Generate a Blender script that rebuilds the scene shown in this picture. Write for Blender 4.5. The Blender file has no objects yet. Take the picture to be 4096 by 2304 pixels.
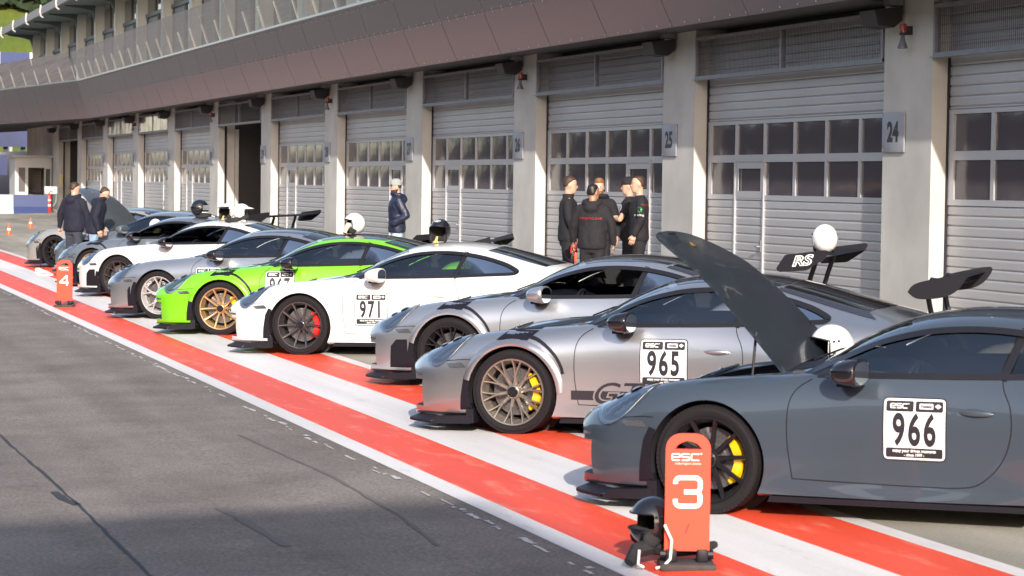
import bpy, bmesh, math, random
from mathutils import Vector, Matrix, Euler
from mathutils.bvhtree import BVHTree
PI = math.pi
rnd = random.Random(7)
scene = bpy.context.scene
COL = scene.collection

# ---------------------------------------------------------------- camera
F = 9671.0
PITCH, YAW, ROLL = math.radians(2.4883), math.radians(17.7249), math.radians(0.7734)
cam_data = bpy.data.cameras.new("camera")
cam = bpy.data.objects.new("camera", cam_data)
COL.objects.link(cam)
CAMPOS = Vector((0, 0, 2.05))
_f = Vector((math.sin(YAW)*math.cos(PITCH), math.cos(YAW)*math.cos(PITCH), -math.sin(PITCH)))
_r = Vector((math.cos(YAW), -math.sin(YAW), 0)); _u = _r.cross(_f)
_c, _s = math.cos(ROLL), math.sin(ROLL)
_r2 = _r*_c + _u*_s; _u2 = -_r*_s + _u*_c
_m = Matrix((_r2, _u2, -_f)).transposed().to_4x4(); _m.translation = CAMPOS
cam.matrix_world = _m
cam_data.sensor_width = 36.0
cam_data.lens = F/4096*36
cam_data.clip_start = 0.3; cam_data.clip_end = 3000
cam_data.dof.use_dof = True
cam_data.dof.focus_distance = 27.0
cam_data.dof.aperture_fstop = 6.5
scene.camera = cam

# ---------------------------------------------------------------- sky, sun, exposure
SUN_EL = math.radians(24.5)
_az = math.radians(12.5)
SUN_TO = Vector((-math.sin(_az)*math.cos(SUN_EL), -math.cos(_az)*math.cos(SUN_EL), math.sin(SUN_EL)))
world = bpy.data.worlds.new("World"); scene.world = world; world.use_nodes = True
wn = world.node_tree.nodes; wl = world.node_tree.links
sky = wn.new("ShaderNodeTexSky"); sky.sky_type = 'NISHITA'; sky.sun_disc = False
sky.sun_elevation = SUN_EL
sky.sun_rotation = PI + _az
sky.altitude = 700; sky.air_density = 1.0; sky.dust_density = 3.0; sky.ozone_density = 1.0
wn["Background"].inputs[1].default_value = 0.15
hz = wn.new('ShaderNodeMix'); hz.data_type = 'RGBA'; hz.blend_type = 'MULTIPLY'; hz.inputs[0].default_value = 1; hz.inputs[7].default_value = (1.10, 1.0, .93, 1)   # slightly warm, hazy air
wl.new(sky.outputs[0], hz.inputs[6]); wl.new(hz.outputs[2], wn["Background"].inputs[0])
sd = bpy.data.lights.new("sun", 'SUN'); sun = bpy.data.objects.new("sun", sd); COL.objects.link(sun)
sd.energy = 3.4; sd.angle = math.radians(0.53); sd.color = (1.0, 0.93, 0.83)
sun.rotation_euler = SUN_TO.to_track_quat('Z', 'Y').to_euler()
scene.view_settings.view_transform = 'Standard'; scene.view_settings.look = 'None'
scene.view_settings.exposure = 0.88; scene.view_settings.gamma = 1.0
scene.cycles.max_bounces = 8; scene.cycles.transparent_max_bounces = 24
scene.cycles.caustics_reflective = False; scene.cycles.caustics_refractive = False

GX, GY = 0.028, 0.0018
def gz(x, y): return GX*(x-5.8) + GY*(y-15)

# ---------------------------------------------------------------- materials
def mat(name, col=(.5,.5,.5), rough=.5, metal=0., coat=0., spec=.5, emit=None, noise=None, bump=None, alpha=None, coat_rough=.03, sheen=0):
    """noise=(scale, amount[, second scale]) varies the base colour; bump=(scale, strength)"""
    m = bpy.data.materials.new(name); m.use_nodes = True
    nt = m.node_tree; b = nt.nodes["Principled BSDF"]
    b.inputs["Base Color"].default_value = (*col, 1); b.inputs["Roughness"].default_value = rough
    b.inputs["Metallic"].default_value = metal; b.inputs["Coat Weight"].default_value = coat
    b.inputs["Coat Roughness"].default_value = coat_rough
    b.inputs["Specular IOR Level"].default_value = spec
    b.inputs["Sheen Weight"].default_value = sheen
    if emit: b.inputs["Emission Color"].default_value = (*emit[:3], 1); b.inputs["Emission Strength"].default_value = emit[3]
    tc = None
    if noise or bump: tc = nt.nodes.new("ShaderNodeTexCoord")
    if noise:
        n = nt.nodes.new("ShaderNodeTexNoise"); n.inputs["Scale"].default_value = noise[0]; n.inputs["Detail"].default_value = 6
        nt.links.new(tc.outputs["Object"], n.inputs["Vector"])
        r = nt.nodes.new("ShaderNodeMapRange"); r.inputs[1].default_value = .25; r.inputs[2].default_value = .75
        r.inputs[3].default_value = 1-noise[1]; r.inputs[4].default_value = 1+noise[1]
        nt.links.new(n.outputs[0], r.inputs[0])
        mx = nt.nodes.new("ShaderNodeVectorMath"); mx.operation = 'SCALE'; mx.inputs[0].default_value = col
        nt.links.new(r.outputs[0], mx.inputs["Scale"]); nt.links.new(mx.outputs[0], b.inputs["Base Color"])
    if bump:
        n2 = nt.nodes.new("ShaderNodeTexNoise"); n2.inputs["Scale"].default_value = bump[0]; n2.inputs["Detail"].default_value = 5
        nt.links.new(tc.outputs["Object"], n2.inputs["Vector"])
        bp = nt.nodes.new("ShaderNodeBump"); bp.inputs["Strength"].default_value = bump[1]; bp.inputs["Distance"].default_value = bump[2] if len(bump) > 2 else .02
        nt.links.new(n2.outputs[0], bp.inputs["Height"]); nt.links.new(bp.outputs[0], b.inputs["Normal"])
    return m

def glass_mat(name, tint=(.75,.85,.82), refl=.5, rough=.0):
    m = bpy.data.materials.new(name); m.use_nodes = True; nt = m.node_tree; nt.nodes.clear()
    o = nt.nodes.new("ShaderNodeOutputMaterial"); t = nt.nodes.new("ShaderNodeBsdfTransparent"); g = nt.nodes.new("ShaderNodeBsdfGlossy")
    t.inputs[0].default_value = (*tint, 1); g.inputs["Roughness"].default_value = rough
    mx = nt.nodes.new("ShaderNodeMixShader"); fr = nt.nodes.new("ShaderNodeFresnel"); fr.inputs[0].default_value = 1.5
    r = nt.nodes.new("ShaderNodeMath"); r.operation = 'MULTIPLY_ADD'; r.inputs[1].default_value = 1.3; r.inputs[2].default_value = refl*.06
    r.use_clamp = True
    nt.links.new(fr.outputs[0], r.inputs[0]); nt.links.new(r.outputs[0], mx.inputs[0])
    nt.links.new(t.outputs[0], mx.inputs[1]); nt.links.new(g.outputs[0], mx.inputs[2]); nt.links.new(mx.outputs[0], o.inputs[0])
    return m

# ---------------------------------------------------------------- object helpers
def tag(o, label=None, cat=None, group=None, kind=None):
    if label: o['label'] = label
    if cat: o['category'] = cat
    if group: o['group'] = group
    if kind: o['kind'] = kind
    return o
def empty(name, loc=(0,0,0), rot=None):
    o = bpy.data.objects.new(name, None); COL.objects.link(o); o.location = loc; o.empty_display_size = .1
    if rot is not None: o.rotation_euler = rot
    return o
def copy_tree(o, parent=None):
    c = o.copy(); COL.objects.link(c); c.parent = parent
    for ch in list(o.children): copy_tree(ch, c)
    return c
def smooth(me, ang=35):
    for p in me.polygons: p.use_smooth = True
    try: me.set_sharp_from_angle(angle=math.radians(ang))
    except Exception: pass

class MB:
    """collects shapes, links them as ONE mesh object"""
    def __init__(s): s.bm = bmesh.new(); s.T = Matrix.Identity(4)
    def v(s, co): return s.bm.verts.new(s.T @ Vector(co))
    def face(s, cos, mi=0):
        try: f = s.bm.faces.new([s.v(c) for c in cos]); f.material_index = mi; return f
        except ValueError: return None
    def box(s, a, b, mi=0, bev=0):
        x0,y0,z0 = [min(p,q) for p,q in zip(a,b)]; x1,y1,z1 = [max(p,q) for p,q in zip(a,b)]
        vs = [s.v(c) for c in ((x0,y0,z0),(x1,y0,z0),(x1,y1,z0),(x0,y1,z0),(x0,y0,z1),(x1,y0,z1),(x1,y1,z1),(x0,y1,z1))]
        fs = [s.bm.faces.new([vs[i] for i in q]) for q in ((0,3,2,1),(4,5,6,7),(0,1,5,4),(1,2,6,5),(2,3,7,6),(3,0,4,7))]
        for f in fs: f.material_index = mi
        if bev:
            es = list({e for f in fs for e in f.edges})
            bmesh.ops.bevel(s.bm, geom=es, offset=bev, segments=2, affect='EDGES', profile=.5)
        return s
    def prism(s, poly, h0, h1, axis='z', mi=0):
        """poly: 2D outline; axis: extrude axis; 2D coords are the other two in x,y,z order"""
        def P(p, h):
            if axis == 'z': return (p[0], p[1], h)
            if axis == 'y': return (p[0], h, p[1])
            return (h, p[0], p[1])
        a = [s.v(P(p, h0)) for p in poly]; b = [s.v(P(p, h1)) for p in poly]
        n = len(poly); fs = []
        fs.append(s.bm.faces.new(a)); fs.append(s.bm.faces.new(b[::-1]))
        for i in range(n): fs.append(s.bm.faces.new((a[i], b[i], b[(i+1)%n], a[(i+1)%n])))
        for f in fs: f.material_index = mi
        bmesh.ops.recalc_face_normals(s.bm, faces=fs)
        return s
    def tube(s, pts, r, n=8, mi=0, cap=True):
        pts = [Vector(p) for p in pts]; rings = []
        rr = r if isinstance(r, (list, tuple)) else [r]*len(pts)
        up = None
        for i, p in enumerate(pts):
            d = (pts[min(i+1, len(pts)-1)] - pts[max(i-1, 0)]).normalized()
            if up is None:
                up = Vector((0,0,1)) if abs(d.z) < .9 else Vector((1,0,0))
            a = d.cross(up)
            if a.length < 1e-5: a = d.cross(Vector((0,1,0)))
            a.normalize(); b = a.cross(d).normalized(); up = b
            rings.append([s.v(p + (a*math.cos(2*PI*k/n) + b*math.sin(2*PI*k/n))*rr[i]) for k in range(n)])
        for i in range(len(rings)-1):
            for k in range(n):
                f = s.bm.faces.new((rings[i][k], rings[i][(k+1)%n], rings[i+1][(k+1)%n], rings[i+1][k])); f.material_index = mi
        if cap:
            s.bm.faces.new(rings[0][::-1]).material_index = mi; s.bm.faces.new(rings[-1]).material_index = mi
        return s
    def lathe(s, prof, n=24, axis='z', o=(0,0,0), mi=0, closed=False, a0=0, a1=2*PI):
        """prof: list of (radius, height) turned round the axis"""
        full = abs(a1-a0-2*PI) < 1e-6; m = n if full else n+1; rings = []
        for k in range(m):
            a = a0 + (a1-a0)*k/n; c, q = math.cos(a), math.sin(a); ring = []
            for r, h in prof:
                if axis == 'z': p = (r*c, r*q, h)
                elif axis == 'y': p = (r*c, h, r*q)
                else: p = (h, r*c, r*q)
                ring.append(s.v(Vector(p)+Vector(o)))
            rings.append(ring)
        L = len(prof)
        for k in range(n):
            A, B = rings[k], rings[(k+1) % m] if full else rings[k+1]
            for i in range(L if closed else L-1):
                try:
                    f = s.bm.faces.new((A[i], A[(i+1)%L], B[(i+1)%L], B[i])); f.material_index = mi
                except ValueError: pass
        return s
    def loft(s, rings, closed=True, caps=True, mi=0):
        R = [[s.v(p) for p in r] for r in rings]; n = len(R[0])
        for i in range(len(R)-1):
            for k in range(n if closed else n-1):
                f = s.bm.faces.new((R[i][k], R[i][(k+1)%n], R[i+1][(k+1)%n], R[i+1][k])); f.material_index = mi
        if caps and closed:
            s.bm.faces.new(R[0][::-1]).material_index = mi; s.bm.faces.new(R[-1]).material_index = mi
        return s
    def ball(s, c, r, sc=(1,1,1), mi=0, sub=2):
        M = s.T @ Matrix.Translation(c) @ Matrix.Diagonal((*[r*q for q in sc], 1))
        g = bmesh.ops.create_icosphere(s.bm, subdivisions=sub, radius=1, matrix=M)
        for v in g['verts']:
            for f in v.link_faces: f.material_index = mi
        return s
    def build(s, name, mats, parent=None, sm=35, recalc=True, subs=0, weld=0):
        if weld: bmesh.ops.remove_doubles(s.bm, verts=s.bm.verts, dist=weld)
        if recalc: bmesh.ops.recalc_face_normals(s.bm, faces=s.bm.faces)
        me = bpy.data.meshes.new(name); s.bm.to_mesh(me); s.bm.free()
        for m in (mats if isinstance(mats, (list, tuple)) else [mats]): me.materials.append(m)
        if sm: smooth(me, sm)
        o = bpy.data.objects.new(name, me); COL.objects.link(o)
        if parent: o.parent = parent
        if subs:
            md = o.modifiers.new("s", 'SUBSURF'); md.levels = md.render_levels = subs
        return o

def text_mesh(body, size=1., xs=1., bold=0., extrude=0., align='CENTER', shear=0., spacing=1.):
    cu = bpy.data.curves.new("t", 'FONT'); cu.body = body; cu.size = size; cu.align_x = align; cu.align_y = 'CENTER'
    cu.offset = bold; cu.extrude = extrude; cu.shear = shear; cu.space_character = spacing; cu.resolution_u = 4
    o = bpy.data.objects.new("t", cu); COL.objects.link(o)
    dg = bpy.context.evaluated_depsgraph_get(); dg.update()
    me = bpy.data.meshes.new_from_object(o.evaluated_get(dg))
    bpy.data.objects.remove(o); bpy.data.curves.remove(cu)
    for v in me.vertices: v.co.x *= xs
    return me
def add_text(mb, body, M, size=.1, mi=0, **k):
    me = text_mesh(body, size, **k); b = bmesh.new(); b.from_mesh(me)
    vs = {v: mb.v(M @ v.co) for v in b.verts}
    for f in b.faces:
        try: nf = mb.bm.faces.new([vs[v] for v in f.verts]); nf.material_index = mi
        except ValueError: pass
    b.free(); bpy.data.meshes.remove(me)
def strokes(mb, lines, w, M, mi=0):
    """flat lettering drawn as thick polylines with mitred, slightly cut corners; M maps (x,y,0)"""
    for ln in lines:
        P = [Vector(p) for p in ln]; Q = [P[0]]
        for i in range(1, len(P)-1):
            a, p, b = P[i-1], P[i], P[i+1]; r = w*.45
            ra, rb = min(r, (a-p).length*.5), min(r, (b-p).length*.5); pa = p+(a-p).normalized()*ra; pb = p+(b-p).normalized()*rb
            for k in range(4): t = k/3; Q.append(pa*(1-t)**2 + p*2*t*(1-t) + pb*t*t)
        Q.append(P[-1]); prev = None
        for i in range(len(Q)):
            d = (Q[min(i+1,len(Q)-1)]-Q[max(i-1,0)]).normalized(); n = Vector((-d.y, d.x))*w/2
            cur = (Q[i]+n, Q[i]-n)
            if prev: mb.face([M @ Vector((*p, 0)) for p in (prev[0], prev[1], cur[1], cur[0])], mi)
            prev = cur
def frame(origin, xdir, ydir):
    x = Vector(xdir).normalized(); y = Vector(ydir).normalized(); z = x.cross(y)
    m = Matrix((x, y, z)).transposed().to_4x4(); m.translation = Vector(origin); return m
# ================================================================ GROUND
def ground_mat(name, col, col2, speck, scale_big, rough=.85, streak=0.):
    m = bpy.data.materials.new(name); m.use_nodes = True; nt = m.node_tree; b = nt.nodes["Principled BSDF"]
    N, L = nt.nodes, nt.links
    tc = N.new("ShaderNodeTexCoord")
    mp = N.new("ShaderNodeMapping"); mp.inputs["Scale"].default_value = (1, .22 if streak else 1, 1)
    L.new(tc.outputs["Object"], mp.inputs[0])
    n1 = N.new("ShaderNodeTexNoise"); n1.inputs["Scale"].default_value = scale_big; n1.inputs["Detail"].default_value = 7; n1.inputs["Roughness"].default_value = .62
    L.new(mp.outputs[0], n1.inputs["Vector"])
    n2 = N.new("ShaderNodeTexNoise"); n2.inputs["Scale"].default_value = 42; n2.inputs["Detail"].default_value = 6; n2.inputs["Roughness"].default_value = .75
    L.new(tc.outputs["Object"], n2.inputs["Vector"])
    r1 = N.new("ShaderNodeValToRGB"); r1.color_ramp.elements[0].position = .33; r1.color_ramp.elements[1].position = .68
    r1.color_ramp.elements[0].color = (*col, 1); r1.color_ramp.elements[1].color = (*col2, 1)
    L.new(n1.outputs[0], r1.inputs[0])
    mr = N.new("ShaderNodeMapRange"); mr.inputs[1].default_value = .3; mr.inputs[2].default_value = .7; mr.inputs[3].default_value = 1-speck; mr.inputs[4].default_value = 1+speck
    L.new(n2.outputs[0], mr.inputs[0])
    mp3 = N.new("ShaderNodeMapping"); mp3.inputs["Scale"].default_value = (1.6, .07, 1); L.new(tc.outputs["Object"], mp3.inputs[0])   # long rubber and dirt streaks along the lane
    n3 = N.new("ShaderNodeTexNoise"); n3.inputs["Scale"].default_value = 1.5; n3.inputs["Detail"].default_value = 5; L.new(mp3.outputs[0], n3.inputs["Vector"])
    m3 = N.new("ShaderNodeMapRange"); m3.inputs[1].default_value = .3; m3.inputs[2].default_value = .6; m3.inputs[3].default_value = .84; m3.inputs[4].default_value = 1.05; L.new(n3.outputs[0], m3.inputs[0])
    mm = N.new("ShaderNodeMath"); mm.operation = 'MULTIPLY'; L.new(mr.outputs[0], mm.inputs[0]); L.new(m3.outputs[0], mm.inputs[1])
    sc = N.new("ShaderNodeVectorMath"); sc.operation = 'SCALE'; L.new(r1.outputs[0], sc.inputs[0]); L.new(mm.outputs[0], sc.inputs["Scale"])
    L.new(sc.outputs[0], b.inputs["Base Color"]); b.inputs["Roughness"].default_value = rough
    b.inputs["Specular IOR Level"].default_value = .3
    bp = N.new("ShaderNodeBump"); bp.inputs["Strength"].default_value = .35; bp.inputs["Distance"].default_value = .006
    L.new(n2.outputs[0], bp.inputs["Height"]); L.new(bp.outputs[0], b.inputs["Normal"])
    return m
def paint_mat(name, col, dirt, rough=.6, amount=.6, th=.57):
    """road paint with worn flecks and rubber smears"""
    m = ground_mat(name, col, tuple(c*.93 for c in col), .07, 1.2, rough, 1)
    nt = m.node_tree; N, L = nt.nodes, nt.links; b = N["Principled BSDF"]
    src = b.inputs["Base Color"].links[0].from_socket
    tc = N.new("ShaderNodeTexCoord"); mp = N.new("ShaderNodeMapping"); mp.inputs["Scale"].default_value = (2.2, .55, 1); mp.inputs["Rotation"].default_value = (0,0,.5)
    L.new(tc.outputs["Object"], mp.inputs[0])
    n = N.new("ShaderNodeTexNoise"); n.inputs["Scale"].default_value = 2.3; n.inputs["Detail"].default_value = 9; n.inputs["Roughness"].default_value = .72
    L.new(mp.outputs[0], n.inputs["Vector"])
    r = N.new("ShaderNodeValToRGB"); r.color_ramp.elements[0].position = th; r.color_ramp.elements[1].position = th+.12
    r.color_ramp.elements[0].color = (0,0,0,1); r.color_ramp.elements[1].color = (amount,)*3+(1,)
    L.new(n.outputs[0], r.inputs[0])
    mx = N.new("ShaderNodeMix"); mx.data_type = 'RGBA'; L.new(r.outputs[0], mx.inputs[0]); L.new(src, mx.inputs[6]); mx.inputs[7].default_value = (*dirt, 1)
    L.new(mx.outputs[2], b.inputs["Base Color"])
    return m
M_asph = ground_mat("asphalt", (.150,.130,.119), (.226,.200,.180), .55, .8, .85)
M_apron = ground_mat("apron_concrete", (.23,.215,.18), (.38,.355,.30), .16, .8, .85, 1)
M_red = paint_mat("red_paint", (.82,.085,.038), (.88,.30,.21), .5, .5, .53)
M_white = paint_mat("white_paint", (.75,.725,.715), (.40,.38,.37), .5, .5, .58)
M_whitew = paint_mat("white_paint_worn", (.55,.53,.51), (.22,.21,.20), .6, .9)

def strip(name, pts, m, lift, label=None):
    """flat sheet following the sloping ground; pts: outline in x,y"""
    mb = MB(); mb.face([(x, y, gz(x,y)+lift) for x, y in pts]); o = mb.build(name, m, sm=0); tag(o, kind='structure'); return o
# the pit lane asphalt sheet reaches the horizon
strip("ground", [(-1500,-300),(1500,-300),(1500,2500),(-1500,2500)], M_asph, -.04)
strip("pit_lane_road", [(-40,-20),(4.5,-20),(4.5,400),(-40,400)], M_asph, 0)
strip("pit_apron", [(4.5,-20),(30,-20),(30,121),(22,127),(4.5,131)], M_apron, 0)
for i, (a, b, m) in enumerate(((4.50,4.67,M_white),(4.67,5.245,M_red),(5.245,5.86,M_white),(5.86,6.415,M_red),(6.415,6.55,M_white))):
    strip("painted_stripe", [(a,-12),(b,-12),(b,150),(a,150)], m, .004)
# worn edge: old dashes of white along the outer line
mb = MB(); y = 10.5
while y < 75:
    ln = rnd.uniform(.02,.22)*(1+y/40); w = rnd.uniform(.012,.038)
    x = 4.36 + rnd.uniform(-.02,.03)
    if rnd.random() < .78:
        n = 7; top = [(x+rnd.uniform(0,w*.4), y+ln*k/n) for k in range(n+1)]; bot = [(x+w+rnd.uniform(0,w*.5), y+ln*k/n) for k in range(n, -1, -1)]
        mb.face([(px, py, gz(px,py)+.005) for px, py in top+bot])
    y += ln + rnd.uniform(.01,.09)*(1+y/50)
tag(mb.build("worn_paint_line", M_whitew, sm=0), kind='structure')
# seams and tyre marks
M_seam = mat("bitumen", (.028,.026,.03), .7)
M_rub = mat("tyre_rubber_mark", (.128,.114,.110), .85)
def crack(name, pts, w, m, jit=.02):
    mb = MB(); P = []
    for i in range(len(pts)-1):
        a, b = Vector(pts[i]), Vector(pts[i+1]); k = max(2, int((b-a).length/.25))
        for j in range(k): P.append(a.lerp(b, j/k) + Vector((rnd.uniform(-jit,jit), 0)))
    P.append(Vector(pts[-1]))
    for i in range(len(P)-1):
        d = (P[i+1]-P[i]).normalized(); n = Vector((-d.y, d.x))*w*rnd.uniform(.6,1.2)
        q = [P[i]-n, P[i+1]-n, P[i+1]+n, P[i]+n]
        mb.face([(p.x, p.y, gz(p.x,p.y)+.004) for p in q])
    tag(mb.build(name, m, sm=0), kind='structure')
crack("asphalt_seam", [(2.02,26),(2.05,20),(2.1,17.2),(2.12,14),(2.1,10)], .012, M_seam, .008)
crack("asphalt_stain", [(2.03,16.6),(2.07,16.2),(2.11,15.9)], .03, M_seam, .015)
crack("tyre_mark", [(3.9,19.5),(4.0,16.6),(3.95,14.6),(3.85,13.4)], .016, M_rub, .005)
crack("tyre_mark", [(2.95,15.4),(3.0,14.6),(3.03,13.7)], .03, M_rub, .004)
for k in range(7):
    x0 = rnd.uniform(8,20); y0 = rnd.uniform(70,118)
    crack("tyre_mark", [(4.5+k*1.2, y0), (8+k*1.3, y0+rnd.uniform(2,6)), (14, y0+rnd.uniform(4,10))], rnd.uniform(.05,.12), M_rub, .1)
# white line far left on the apron
strip("painted_line", [(4.6,131.2),(13.6,118.2),(13.75,118.5),(4.6,131.9)], M_whitew, .004)
# ================================================================ PIT BUILDING
M_conc = mat("pier_concrete", (.53,.515,.49), .85, noise=(1.1,.17), bump=(40,.15,.004))
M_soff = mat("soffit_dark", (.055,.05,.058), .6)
M_alu = mat("door_aluminium", (.46,.455,.475), .42, metal=.25, noise=(.8,.05))
M_alu2 = mat("frame_aluminium", (.50,.50,.53), .38, metal=.35)
M_gap = mat("seal_black", (.015,.014,.02), .8)
M_pane = mat("pane_glass", (.085,.074,.086), .14, spec=.5, bump=(2.2,.25,.03))
M_paneb = mat("pane_glass_bright", (.13,.12,.125), .1, spec=.8, bump=(1.4,.7,.04))
M_steel = mat("galvanised_steel", (.27,.27,.30), .5, metal=.4, noise=(6,.15))
M_wire = mat("grating_wire", (.16,.15,.18), .5, metal=.5)
M_fasc = mat("fascia_panel", (.215,.20,.215), .27, metal=.85, bump=(.35,.06,.06))
M_joint = mat("panel_joint", (.13,.115,.12), .6)
M_glassrail = glass_mat("balustrade_glass", (.72,.80,.76), 4.5)
M_upper = mat("upper_cladding", (.46,.48,.46), .7, noise=(.7,.08))
M_upcol = mat("upper_column", (.66,.68,.66), .6)
M_green = mat("roof_soffit", (.13,.16,.155), .6)
M_roofedge = mat("roof_edge", (.20,.19,.21), .5)
M_winup = mat("upper_window", (.12,.13,.13), .04, metal=.5)
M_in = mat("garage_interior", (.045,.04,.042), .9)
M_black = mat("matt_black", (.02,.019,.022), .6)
M_signp = mat("number_plate_grey", (.31,.32,.37), .5, metal=.1)
M_signt = mat("number_ink", (.015,.014,.02), .5)
bld = tag(empty("pit_building", (15.1, 29, .4)), "long grey pit garage building with concrete piers, metal fascia and glass balcony", "building")
def bpart(mb, name, m, **k):
    o = mb.build(name, m, **k); o.parent = bld; o.matrix_parent_inverse = Matrix.Translation((-15.1,-29,-.4)); return o
XF, P0, BP, PW = 15.1, 29.01, 8.41, 1.43
XD = XF + .27                           # plane of the doors
YEND = 135.5; ZS = 4.66; XB = 14.2
def pier(k): return P0 + BP*k
for k in range(-2, 12):
    mb = MB(); y = pier(k); mb.box((XF, y, -.2), (XF+.56, y+PW, ZS-.021)); bpart(mb, "concrete_pier", M_conc, sm=0)
mb = MB(); mb.box((XF+.002, pier(11)+PW+.0, -.2), (XF+14, YEND, ZS+.3)); bpart(mb, "end_wall", M_conc, sm=0)
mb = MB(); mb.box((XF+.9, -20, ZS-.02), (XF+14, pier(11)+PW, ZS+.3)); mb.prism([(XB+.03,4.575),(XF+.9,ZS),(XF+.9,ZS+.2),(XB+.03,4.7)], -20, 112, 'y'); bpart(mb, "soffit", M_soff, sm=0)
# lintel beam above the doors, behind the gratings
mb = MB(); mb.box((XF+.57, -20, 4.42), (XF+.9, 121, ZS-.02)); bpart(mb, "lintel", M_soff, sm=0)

# ---- sectional doors (width follows the opening)
W = BP-PW; MARG = .09
def make_door(wk):
    mb = MB(); sl = .136
    def slats(z0, z1, y0=0., y1=W):
        z = z1
        while z > z0+.02:
            zb = max(z0, z-sl)
            prof = [(0,z),(-.016,z-.012),(-.020,z-.03),(-.020,zb+.02),(-.008,zb+.004),(0,zb)]
            for i in range(len(prof)-1):
                (xa,za),(xb,zc) = prof[i], prof[i+1]
                mb.face([(xa,y0,za),(xa,y1,za),(xb,y1,zc),(xb,y0,zc)])
            z = zb
    slats(.1, 1.83); slats(3.10, 4.5)
    mb.box((.02,0,.0),(.06,W,4.5))
    d = mb.build("garage_door", M_alu, sm=0); d.parent = bld
    f = MB()
    zz = [(1.83,1.91),(2.43,2.55),(3.04,3.10)]
    for z0, z1 in zz: f.box((-.03,0,z0),(.02,W,z1))
    for r0, r1 in ((1.91,2.43),(2.55,3.04)):
        for i in range(7):
            yc = MARG + (W-2*MARG)*i/6; w = .045 if 0<i<6 else .05
            f.box((-.028, max(0,yc-w-(.05 if i==6 else 0)), r0), (.02, min(W, yc+w+(.05 if i==6 else 0)), r1))
    fr = f.build("window_frame", M_alu2, d, sm=0)
    g = MB()
    for r0, r1 in ((1.91,2.43),(2.55,3.04)):
        for i in range(6):
            y0 = MARG+(W-2*MARG)*i/6+.045; y1 = MARG+(W-2*MARG)*(i+1)/6-.045
            # slightly pillowed acrylic pane
            n = 5
            for a in range(n):
                for b in range(n):
                    def q(u,v):
                        return (-.004-.008*(1-(2*u-1)**4)*(1-(2*v-1)**4), y0+(y1-y0)*u, r0+(r1-r0)*v)
                    g.face([q(a/n,b/n),q((a+1)/n,b/n),q((a+1)/n,(b+1)/n),q(a/n,(b+1)/n)])
    go = g.build("window_pane", M_pane, d, sm=60, weld=.0005)
    # wicket door in pane column wk
    y0 = MARG+(W-2*MARG)*wk/6; y1 = y0+(W-2*MARG)/6
    w = MB()
    for ya, yb in ((y0-.028,y0+.012),(y1-.012,y1+.028)): w.box((-.05,ya,.1),(-.0,yb,2.44))
    w.box((-.05,y0-.028,2.44),(-.0,y1+.028,2.47))
    w.box((-.036,y0+.02,1.86),(-.02,y1-.02,1.97)); w.box((-.036,y0+.02,2.33),(-.02,y1-.02,2.43))
    w.box((-.036,y0+.012,1.97),(-.02,y0+.12,2.33)); w.box((-.036,y1-.12,1.97),(-.02,y1-.012,2.33))
    w.build("wicket_door", M_alu2, d, sm=0)
    h = MB(); yh = y0+.05 if wk > 2 else y1-.05
    h.box((-.06,yh-.03,1.02),(-.035,yh+.03,1.2)); h.tube([(-.06,yh,1.1),(-.1,yh,1.1),(-.1,yh+.1,1.1)], .014, 8)
    h.build("door_handle", M_steel, d)
    return d
doorA = make_door(4); doorB = make_door(1)
used = set()
def wk_of(k): return doorA if k in (0, 2, 4, 6, 8) else doorB
def put_door(k):
    src = wk_of(k)
    d = src if src not in used else copy_tree(src, bld)
    used.add(src)
    d.location = (XD-15.1, pier(k)+PW-29, -.4)
for k in (-1,0,1,2,3,4,6,7,8,9): put_door(k)
# ---- dark gap, jamb rails, gratings
def grating():
    mb = MB()
    for z in (3.80, 4.44): mb.box((-.02,.03,z),(.07,W-.03,z+.05))
    for y in (.03, W*.5-.025, W-.08): mb.box((-.02,y,3.80),(.06,y+.05,4.47))
    mb.box((-.05,.0,3.785),(.12,W,3.80))
    fr = mb.build("grating_frame", M_steel, bld, sm=0)
    wm = MB(); y = .1
    while y < W-.1: wm.box((.014,y,3.85),(.019,y+.006,4.44)); y += .052
    for i in range(1,5): wm.box((.02,.08,3.85+i*.12),(.025,W-.08,3.856+i*.12))
    wm.build("wire_mesh", M_wire, fr, sm=0)
    return fr
g0 = grating()
for k in range(-1, 11):
    g = g0 if k == -1 else copy_tree(g0, bld)
    g.location = (0, pier(k)+PW-29, -.4)
    mb = MB(); y = pier(k)+PW
    mb.box((XD-.05, y+W-.035, .2),(XD+.02, y+W-.005, 3.8)); bpart(mb, "door_rail", M_gap, sm=0)
    mb = MB(); mb.box((XD-.05, y+.005, .2),(XD+.02, y+.035, 3.8))
    bpart(mb, "door_rail", M_gap, sm=0)
# glazed panels hang in front of two far gratings
for k in (7, 8):
    mb = MB(); y = pier(k)+PW; mb.face([(XF+.0,y+.08,3.86),(XF+.0,y+W-.08,3.86),(XF+.0,y+W-.08,4.42),(XF+.0,y+.08,4.42)])
    bpart(mb, "transom_pane", mat("transom_mirror%d" % k, (.45,.42,.45), .12, metal=.8, bump=(1.2,.5,.05)), sm=0)
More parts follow.
